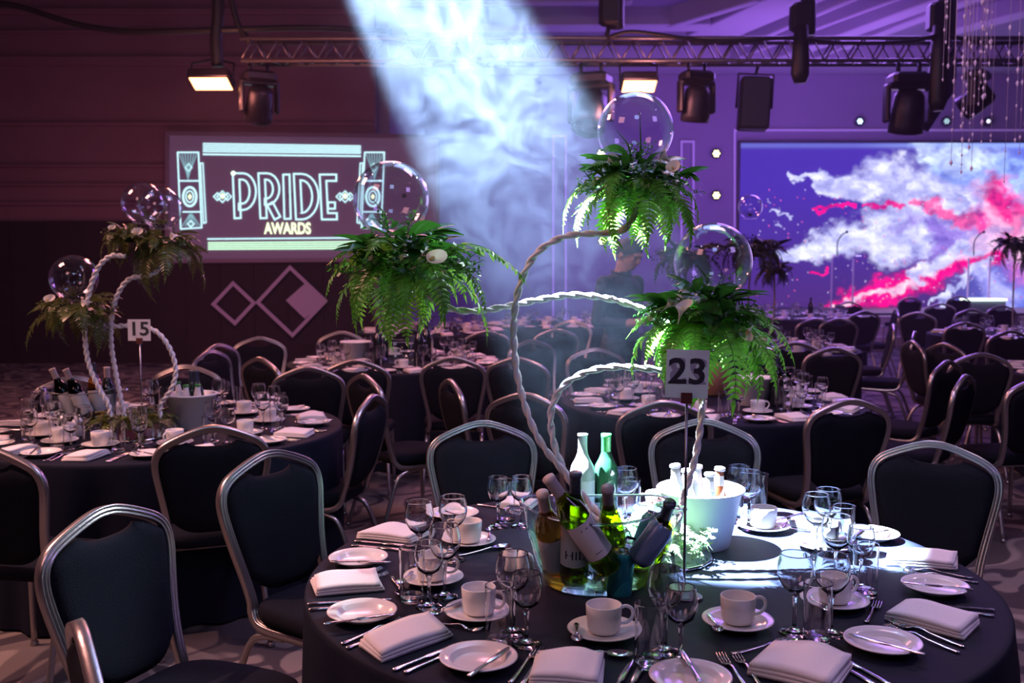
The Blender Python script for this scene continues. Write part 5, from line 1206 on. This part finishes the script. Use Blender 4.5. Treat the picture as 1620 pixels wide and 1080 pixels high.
sign('15', b_, t_, 36 * b_.y / F, 34 * b_.y / F, 'white card reading 15 on a thin rod at the pink lit table', False)
shaker(on(110, 694), 'white shaker in front of the tub on table 15, the nearer one', 1.25); shaker(on(122, 690), 'white shaker in front of the tub on table 15, the farther one', 1.25)

ORD = ('first', 'second', 'third', 'fourth', 'fifth', 'sixth')
def settings(cen, angles, tname, cut=True, sm=False, seed=0):
    rs = random.Random(seed); c = Vector((cen[0], cen[1], TZ)); info = {}
    for near in (True, False):
        half = sorted([a for a in angles if (math.sin(math.radians(a)) < 0) == near], key=lambda a: (c.x + .75 * math.cos(math.radians(a))) / (c.y + .75 * math.sin(math.radians(a))))
        for k, a in enumerate(half): info[a] = '%s place from left, %s side of %s' % (ORD[k], 'near' if near else 'far', tname)
    for a0 in angles:
        a = math.radians(a0); o_ = Vector((math.cos(a), math.sin(a), 0)); r_ = Vector((-o_.y, o_.x, 0))   # r_: the diner's right
        def P(r, s): return c + o_ * (r + rs.uniform(-.01, .01)) + r_ * (s + rs.uniform(-.008, .008))
        def t(me, nm, p, rz, lab, cat, grp, s=1): thing(nm, me, TR(p, rz, s), '%s, %s' % (lab, info[a0]), cat, grp + ' on ' + tname)
        ang = a + PI
        t(NAPS[rs.randrange(4)], 'napkin', P(.77, .0), a + rs.uniform(-.15, .15), 'folded white napkin', 'napkin', 'napkins')
        pp = P(.75, -.22); t(PLATE, 'side_plate', pp, 0, 'white side plate', 'plate', 'side plates')
        p2 = P(.53, -.05); t(SAUCER, 'saucer', p2, 0, 'white saucer', 'saucer', 'saucers')
        t(CUP, 'coffee_cup', p2 + Vector((0, 0, .0075)), rs.uniform(0, 6.28), 'white coffee cup', 'cup', 'coffee cups')
        t(WINE, 'wine_glass', P(.52, .12), 0, 'larger wine glass', 'wine glass', 'wine glasses')
        t(WINES, 'wine_glass', P(.61, .17), 0, 'smaller wine glass', 'wine glass', 'wine glasses')
        t(TUMB, 'tumbler', P(.62, .075), 0, 'clear tumbler', 'tumbler', 'tumblers')
        if cut:
            for s_, w_ in ((.13, 'inner'), (.155, 'outer')): t(KNIFE, 'knife', P(.86, s_), ang, w_ + ' steel knife', 'knife', 'knives')
            for s_, w_ in ((-.105, 'inner'), (-.13, 'outer')): t(FORK, 'fork', P(.86, s_), ang, w_ + ' steel fork', 'fork', 'forks')
            d = o_ * .085; t(BKNIFE, 'butter_knife', pp + d + Vector((0, 0, .0225)), ang + rs.uniform(-.4, .4), 'butter knife on plate', 'knife', 'butter knives')
def ring(cen, px, n, step=None):
    p = at_z(px[0], px[1], TZ); a = math.degrees(math.atan2(p.y - cen[1], p.x - cen[0])); return [a + k * (step or 360 / n) for k in range(n)]
settings(T15, [-94, -58, -17, 23, 60, 100, 137, 174, 212, 238], 'table 15', True, seed=1)
settings(TC, ring(TC, (1250, 662), 10), 'the centre table', True, seed=2)
settings(TB, ring(TB, (650, 585), 10), 'the pink lit table', True, seed=3)
settings(TD, ring(TD, (700, 528), 9), 'the far table by the rod', False, seed=4)
settings(TE, ring(TE, (850, 527), 9), 'the far table in the smoke', False, seed=5)
settings(TF, ring(TF, (1330, 556), 10), 'the table past the centre one', False, seed=6)
settings(TG, ring(TG, (1290, 505), 9), 'the far video wall table', False, seed=7)
settings(TH_, ring(TH_, (1590, 538), 9), 'the stage-side edge table', False, seed=8)
settings(TI, [150, 186, 222, 258], 'the cut-off edge table', True, seed=9)
DKB = mat('dark_bottle', (.012, .014, .018), .1, spec=.8)
def dark_bottle(px, py, label, cap=CAPD, s=1.0): thing('wine_bottle', bottle('wine', DKB, cap, False), TR(at_z(px, py, TZ), 0, s), label, 'bottle', 'dark bottles on the middle tables')
dark_bottle(598, 578, 'dark wine bottle standing by the fern tips on the pink lit table', s=1.1)
dark_bottle(608, 572, 'second dark wine bottle close behind the one by the fern tips')
dark_bottle(663, 578, 'dark wine bottle between glasses and cup on the pink lit table', s=1.1)
dark_bottle(675, 570, 'tallest dark wine bottle in the middle of the pink lit table', s=1.1)
dark_bottle(1228, 643, 'dark wine bottle beside the pale box on the centre table', s=1.0)
dark_bottle(1216, 636, 'dark wine bottle half behind the pale box on the centre table', s=1.0)
dark_bottle(1282, 503, 'tiny dark wine bottle on the far table by the video wall corner')
white_bucket(at_z(563, 573, TZ), 'white bucket on the pink lit table behind the massed glasses', 0, 1.0)
clear_tub(at_z(632, 574, TZ), 0, 'clear tub on the pink lit table beside the dark bottles', .9)
white_bucket(at_z(1190, 640, TZ), 'pale bucket behind the fern tips on the centre table', 0, .95)
thing('wooden_wine_cooler', [('shell', M().lathe([(0, 0), (.085, 0), (.10, .02), (.115, .19), (.11, .2), (.10, .19), (.08, .02), (0, .01)], 28).mesh('shell', mat('copper_tint', (.35, .16, .10), .4, .3)))], TR(at_z(1128, 625, TZ)), 'brownish ice bucket seen between the 23 sign and the fern tips', 'ice bucket')
thing('glass_jug', [('wall', M().lathe([(.045, .004), (.055, .05), (.052, .12), (.036, .18), (.042, .215), (.040, .215), (.034, .18), (.05, .12), (.053, .05), (.04, .01)], 24).mesh('wall', TGLASS)), ('handle', M().tube(spline([(.05, 0, .17), (.085, 0, .16), (.09, 0, .10), (.054, 0, .06)], n=4), .005, 6).mesh('handle', SGLASS)), ('base', M().lathe([(0, 0), (.045, 0), (.046, .006), (0, .008)], 20).mesh('base', SGLASS))], TR(at_z(1240, 650, TZ)), 'clear glass jug beside the dark bottle on the centre table', 'jug')
# far centrepieces seen as dark shapes before the video wall; that shade is in their colours
def far_stand(cen, tops, label, lab2):
    r = link('centrepiece_stand', None, None, TR((cen[0], cen[1], TZ))); tag(r, label, 'centrepiece', 'centrepiece stands'); iv = r.matrix_basis.inverted(); link('base_disc', disc_base(.17), r)
    for i, (px, py, s_, dy, l_) in enumerate(tops):
        p = at(px, py, cen[1] + dy); b0 = Vector((cen[0] + (p.x - cen[0]) * .15, cen[1], TZ)); m1 = b0.lerp(p, .4) + Vector(((p.x - cen[0]) * .4, 0, 0))
        link('twisted_rod', M().rope(spline([b0, m1, p], step=.02), .012, .07, 8).mesh('twisted_rod', mat('silhouette_rod', (.3, .28, .34), .5)), r, iv)  # white rod darkened in its colour to read as a silhouette
        arrangement(p, l_, FB, s_, 22, 22, 14, seed=40 + i, group='distant fern clusters')
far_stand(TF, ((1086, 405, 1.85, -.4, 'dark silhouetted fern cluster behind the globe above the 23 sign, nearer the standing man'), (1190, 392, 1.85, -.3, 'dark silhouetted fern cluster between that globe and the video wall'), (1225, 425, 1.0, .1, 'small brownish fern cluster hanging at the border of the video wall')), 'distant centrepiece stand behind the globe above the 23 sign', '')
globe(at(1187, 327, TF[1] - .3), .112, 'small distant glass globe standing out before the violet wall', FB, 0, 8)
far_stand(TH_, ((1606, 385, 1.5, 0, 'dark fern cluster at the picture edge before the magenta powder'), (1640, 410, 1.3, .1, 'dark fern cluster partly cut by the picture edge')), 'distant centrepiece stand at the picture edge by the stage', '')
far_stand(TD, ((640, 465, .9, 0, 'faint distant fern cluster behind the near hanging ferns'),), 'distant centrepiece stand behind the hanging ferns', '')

# ------------------------------------------------------------------ the standing man
def person(px, Y, rz, label):
    b = M()
    def limb(pts, rad, n=12): b.tube(spline(pts, n=4), [x for x in np.interp(np.linspace(0, len(rad) - 1, (len(pts) - 1) * 4 + 1), range(len(rad)), rad)], n); b.sphere(pts[0], rad[0], 10, 6); b.sphere(pts[-1], rad[-1], 10, 6)
    # facing -Y, feet at z 0
    for s_ in (-1, 1):
        limb([(s_ * .095, .0, .92), (s_ * .105, -.01, .50), (s_ * .11, .015, .09)], [.095, .062, .045])
        b.sphere((s_ * .115, -.06, .045), .05, 10, 6, (.85, 2.2, .8))
        limb([(s_ * .19, .01, 1.43), (s_ * .245, .03, 1.14)], [.060, .045])
        limb([(s_ * .245, .03, 1.14), (s_ * .16, -.20, 1.13), (s_ * .09, -.31, 1.17)], [.043, .036, .027])
        h = Vector((s_ * .065, -.36, 1.19)); b.sphere(h, .036, 10, 6, (.75, 1.25, .55)) 
        for k, L in enumerate((.055, .065, .06, .048)):
            p = h + Vector((s_ * (.022 - k * .015), -.035, .0)); b.tube([p + Vector((0, .02, 0)), p + Vector((-s_ * .006, -L * .5, -.006)), p + Vector((-s_ * .012, -L * .8, -.028))], [.0095, .0085, .007], 6)
        b.tube([h + Vector((-s_ * .02, .02, .01)), h + Vector((-s_ * .045, -.01, .018)), h + Vector((-s_ * .05, -.035, .012))], [.011, .010, .008], 6)
    for c, r, sc in (((0, 0, .96), .16, (1.08, .78, .9)), ((0, 0, 1.10), .15, (1.05, .74, 1)), ((0, .0, 1.26), .17, (1.08, .72, 1)), ((0, .01, 1.38), .17, (1.14, .66, .62)), ((0, .015, 1.45), .10, (1.5, .72, .6))): b.sphere(c, r, 18, 10, sc)
    limb([(0, .015, 1.44), (0, -.01, 1.53), (0, -.02, 1.58)], [.065, .056, .055])
    N = (0, -.055, 1.648); Rt = Euler((.42, 0, 0)).to_matrix()
    def hp(x, y, z): return Vector(N) + Rt @ Vector((x, y, z))
    def hs(c, r, sc): b.sphere(hp(*c), r, 16, 12, sc, Rt)
    hs((0, .012, .02), .092, (.82, 1.04, 1.02)); hs((0, -.025, -.035), .068, (.86, .95, 1.1)); hs((0, -.055, -.085), .034, (1.15, .9, .75))
    hs((0, -.094, -.015), .015, (.8, 1.0, 1.7)); hs((0, -.103, -.032), .014, (1.0, .9, .7)); hs((0, -.082, .022), .03, (1.9, .45, .4)); hs((0, -.083, -.062), .016, (1.4, .6, .6))
    for s_ in (-1, 1): hs((s_ * .077, .008, -.01), .024, (.35, .8, 1.2)); hs((s_ * .033, -.073, -.012), .016, (1, .7, .6))
    me0 = b.mesh('body', SKIN); o = D.objects.new('body', me0); C.objects.link(o); md = o.modifiers.new('r', 'REMESH'); md.mode = 'VOXEL'; md.voxel_size = .0075
    ms = o.modifiers.new('s', 'SMOOTH'); ms.iterations = 4; ms.factor = .5
    me = D.meshes.new_from_object(o.evaluated_get(bpy.context.evaluated_depsgraph_get())); D.objects.remove(o); me.name = 'body'
    me.materials.clear(); [me.materials.append(q) for q in (SKIN, SHIRT, TROUS)]
    for p in me.polygons:
        c = p.center; p.use_smooth = True
        hand = c.z > 1.08 and c.y < -.10 and abs(c.x) < .22 and c.z < 1.26 and c.y < -.175
        if c.z > 1.515 or hand: p.material_index = 0
        elif c.z < .98: p.material_index = 2
        else: p.material_index = 1
    r = link('person', None, None, TR(at(px, 900, Y) * Vector((1, 1, 0)), rz)) if False else None
    q = at(px, 405, Y); r = link('person', None, None, TR((q.x, q.y, 0), rz) @ Matrix.Diagonal((1.2, 1.1, 1.0, 1))); tag(r, label, 'person')
    link('body', me, r)
    hb = M(); n, m_ = 28, 12; v = []
    for i in range(m_ + 1):
        ph = i / m_ * 1.95
        for k in range(n):
            a = 2 * PI * k / n; lim = 1.0 - .42 * max(0, -math.sin(a)) ** 1.5 + .06 * max(0, math.sin(a)); q_ = ph * lim
            v.append(hp(.082 * 1.0 * math.sin(q_) * math.cos(a), .012 + .104 * math.sin(q_) * math.sin(a), .022 + .101 * math.cos(q_)))
    hb.add(v, [(i * n + k, (i + 1) * n + k, (i + 1) * n + (k + 1) % n, i * n + (k + 1) % n) for i in range(m_) for k in range(n)]); link('hair', hb.mesh('hair', HAIR), r)
    for s_ in (-1, 1): link('eye', M().sphere(hp(s_ * .032, -.083, .002), .0085, 8, 6).mesh('eye', mat('eye_dark', (.03, .02, .02), .2)), r)
    link('mouth', M().sphere(hp(0, -.096, -.060), .012, 8, 5, (1.5, .3, .28), Rt).mesh('mouth', mat('lips', (.30, .12, .10), .5)), r)
    link('collar', M().tube([(.066 * math.cos(2 * PI * k / 16), .005 + .062 * math.sin(2 * PI * k / 16), 1.505 + .012 * math.sin(2 * PI * k / 16)) for k in range(17)], .011, 6, False).mesh('collar', SHIRT), r)
    M4 = r.matrix_basis
    bx = thing('black_case', [('body', M().rbox((0, 0, 0), (.22, .16, .13), .012).mesh('body', mat('case_black', (.04, .035, .045), .5))), ('lid', M().rbox((0, 0, .073), (.225, .165, .014), .005).mesh('lid', mat('case_lid', (.12, .09, .12), .4)))], M4 @ TR((0, -.40, 1.275)), 'dark box held by the standing man at his chest', 'box')
person(984, 7.75, math.radians(52), 'man in dark shirt looking down, standing in the blue smoke behind the centre table')

# ------------------------------------------------------------------ haze and the lit smoke
def volume_mat(name, dens_fn, color, aniso):
    m = D.materials.new(name); m.use_nodes = True; nt = m.node_tree; nt.nodes.clear(); o = nt.nodes.new('ShaderNodeOutputMaterial')
    v = nt.nodes.new('ShaderNodeVolumeScatter'); v.inputs['Color'].default_value = (*color, 1); v.inputs['Anisotropy'].default_value = aniso
    d = dens_fn(nt)
    if isinstance(d, float): v.inputs['Density'].default_value = d
    else: nt.links.new(d, v.inputs['Density'])
    nt.links.new(v.outputs[0], o.inputs['Volume']); return m
def smoke_density(nt):
    L = nt.links.new; tc = nt.nodes.new('ShaderNodeTexCoord')
    w0 = nt.nodes.new('ShaderNodeTexNoise'); w0.inputs['Scale'].default_value = 2.2; w0.inputs['Detail'].default_value = 2; L(tc.outputs['Object'], w0.inputs['Vector'])
    mp = nt.nodes.new('ShaderNodeVectorMath'); mp.operation = 'MULTIPLY_ADD'; mp.inputs[1].default_value = (1.1, 1.1, 1.1); L(w0.outputs['Color'], mp.inputs[0]); L(tc.outputs['Object'], mp.inputs[2])
    n = nt.nodes.new('ShaderNodeTexNoise'); n.inputs['Scale'].default_value = 3.4; n.inputs['Detail'].default_value = 7; n.inputs['Roughness'].default_value = .6; n.inputs['Distortion'].default_value = 2.4; L(mp.outputs[0], n.inputs['Vector'])
    mr = nt.nodes.new('ShaderNodeMapRange'); mr.inputs['From Min'].default_value = .45; mr.inputs['From Max'].default_value = .60; mr.inputs['To Min'].default_value = .14; mr.inputs['To Max'].default_value = 2.1; L(n.outputs['Fac'], mr.inputs['Value'])
    sp = nt.nodes.new('ShaderNodeSeparateXYZ'); L(tc.outputs['Object'], sp.inputs[0])
    rp = nt.nodes.new('ShaderNodeValToRGB'); e = rp.color_ramp.elements; dv = nt.nodes.new('ShaderNodeMath'); dv.operation = 'DIVIDE'; dv.inputs[1].default_value = BL; L(sp.outputs['Z'], dv.inputs[0]); L(dv.outputs[0], rp.inputs[0])
    e[0].position = 0; e[0].color = (.05,) * 3 + (1,); e[1].position = .97; e[1].color = (.0,) * 3 + (1,)
    for p, c in ((.25, .05), (.36, .16), (.46, .45), (.64, 1.0), (.70, 1.0), (.76, .50), (.84, .16), (.93, .05)):
        q = e.new(p); q.color = (c, c, c, 1)
    mu = nt.nodes.new('ShaderNodeMath'); mu.operation = 'MULTIPLY'; L(mr.outputs[0], mu.inputs[0]); L(rp.outputs[0], mu.inputs[1])
    m2 = nt.nodes.new('ShaderNodeMath'); m2.operation = 'MULTIPLY'; m2.inputs[1].default_value = SMOKE_D; L(mu.outputs[0], m2.inputs[0]); return m2.outputs[0]
def haze_density(nt):
    tc = nt.nodes.new('ShaderNodeTexCoord'); sp = nt.nodes.new('ShaderNodeSeparateXYZ'); mr = nt.nodes.new('ShaderNodeMapRange'); nt.links.new(tc.outputs['Object'], sp.inputs[0])
    mr.inputs['From Min'].default_value = -5; mr.inputs['From Max'].default_value = 3; mr.inputs['To Min'].default_value = .0014; mr.inputs['To Max'].default_value = .0055; nt.links.new(sp.outputs['X'], mr.inputs['Value']); return mr.outputs[0]
SMOKE_D = .027
BL = (BEAM1 - BEAM0).length - .30
ax = (BEAM1 - BEAM0).normalized(); n_ = 28; ra, rb_ = .05, .62
mb = M().lathe([(0, .1), (ra, .1), (rb_, BL), (0, BL)], n_)
o = link('lit_smoke', mb.mesh('lit_smoke', volume_mat('spotlit_smoke', smoke_density, (.66, .80, 1.0), .25), fix=True), None, Matrix.Translation(BEAM0) @ ax.to_track_quat('Z', 'Y').to_matrix().to_4x4())
tag(o, 'swirling white blue smoke lit inside the slanting spotlight beam', 'smoke', None, 'stuff')
pl = [(XL + .1, 5.8), (XR - .1, 5.8), (XR - .1, 21.8), (-1.85, 21.8), (-1.85, 15.0), (XL + .1, 15.0)]
hz = M().add([(x, y, z) for z in (.03, 5.4) for x, y in pl], [(5, 4, 3, 2, 1, 0), (6, 7, 8, 9, 10, 11)] + [(i, (i + 1) % 6, (i + 1) % 6 + 6, i + 6) for i in range(6)], True).mesh('room_haze', volume_mat('room_haze', haze_density, (.72, .66, 1.0), .2))
tag(link('room_haze', hz), 'thin coloured haze filling the back of the ballroom', 'haze', None, 'stuff')
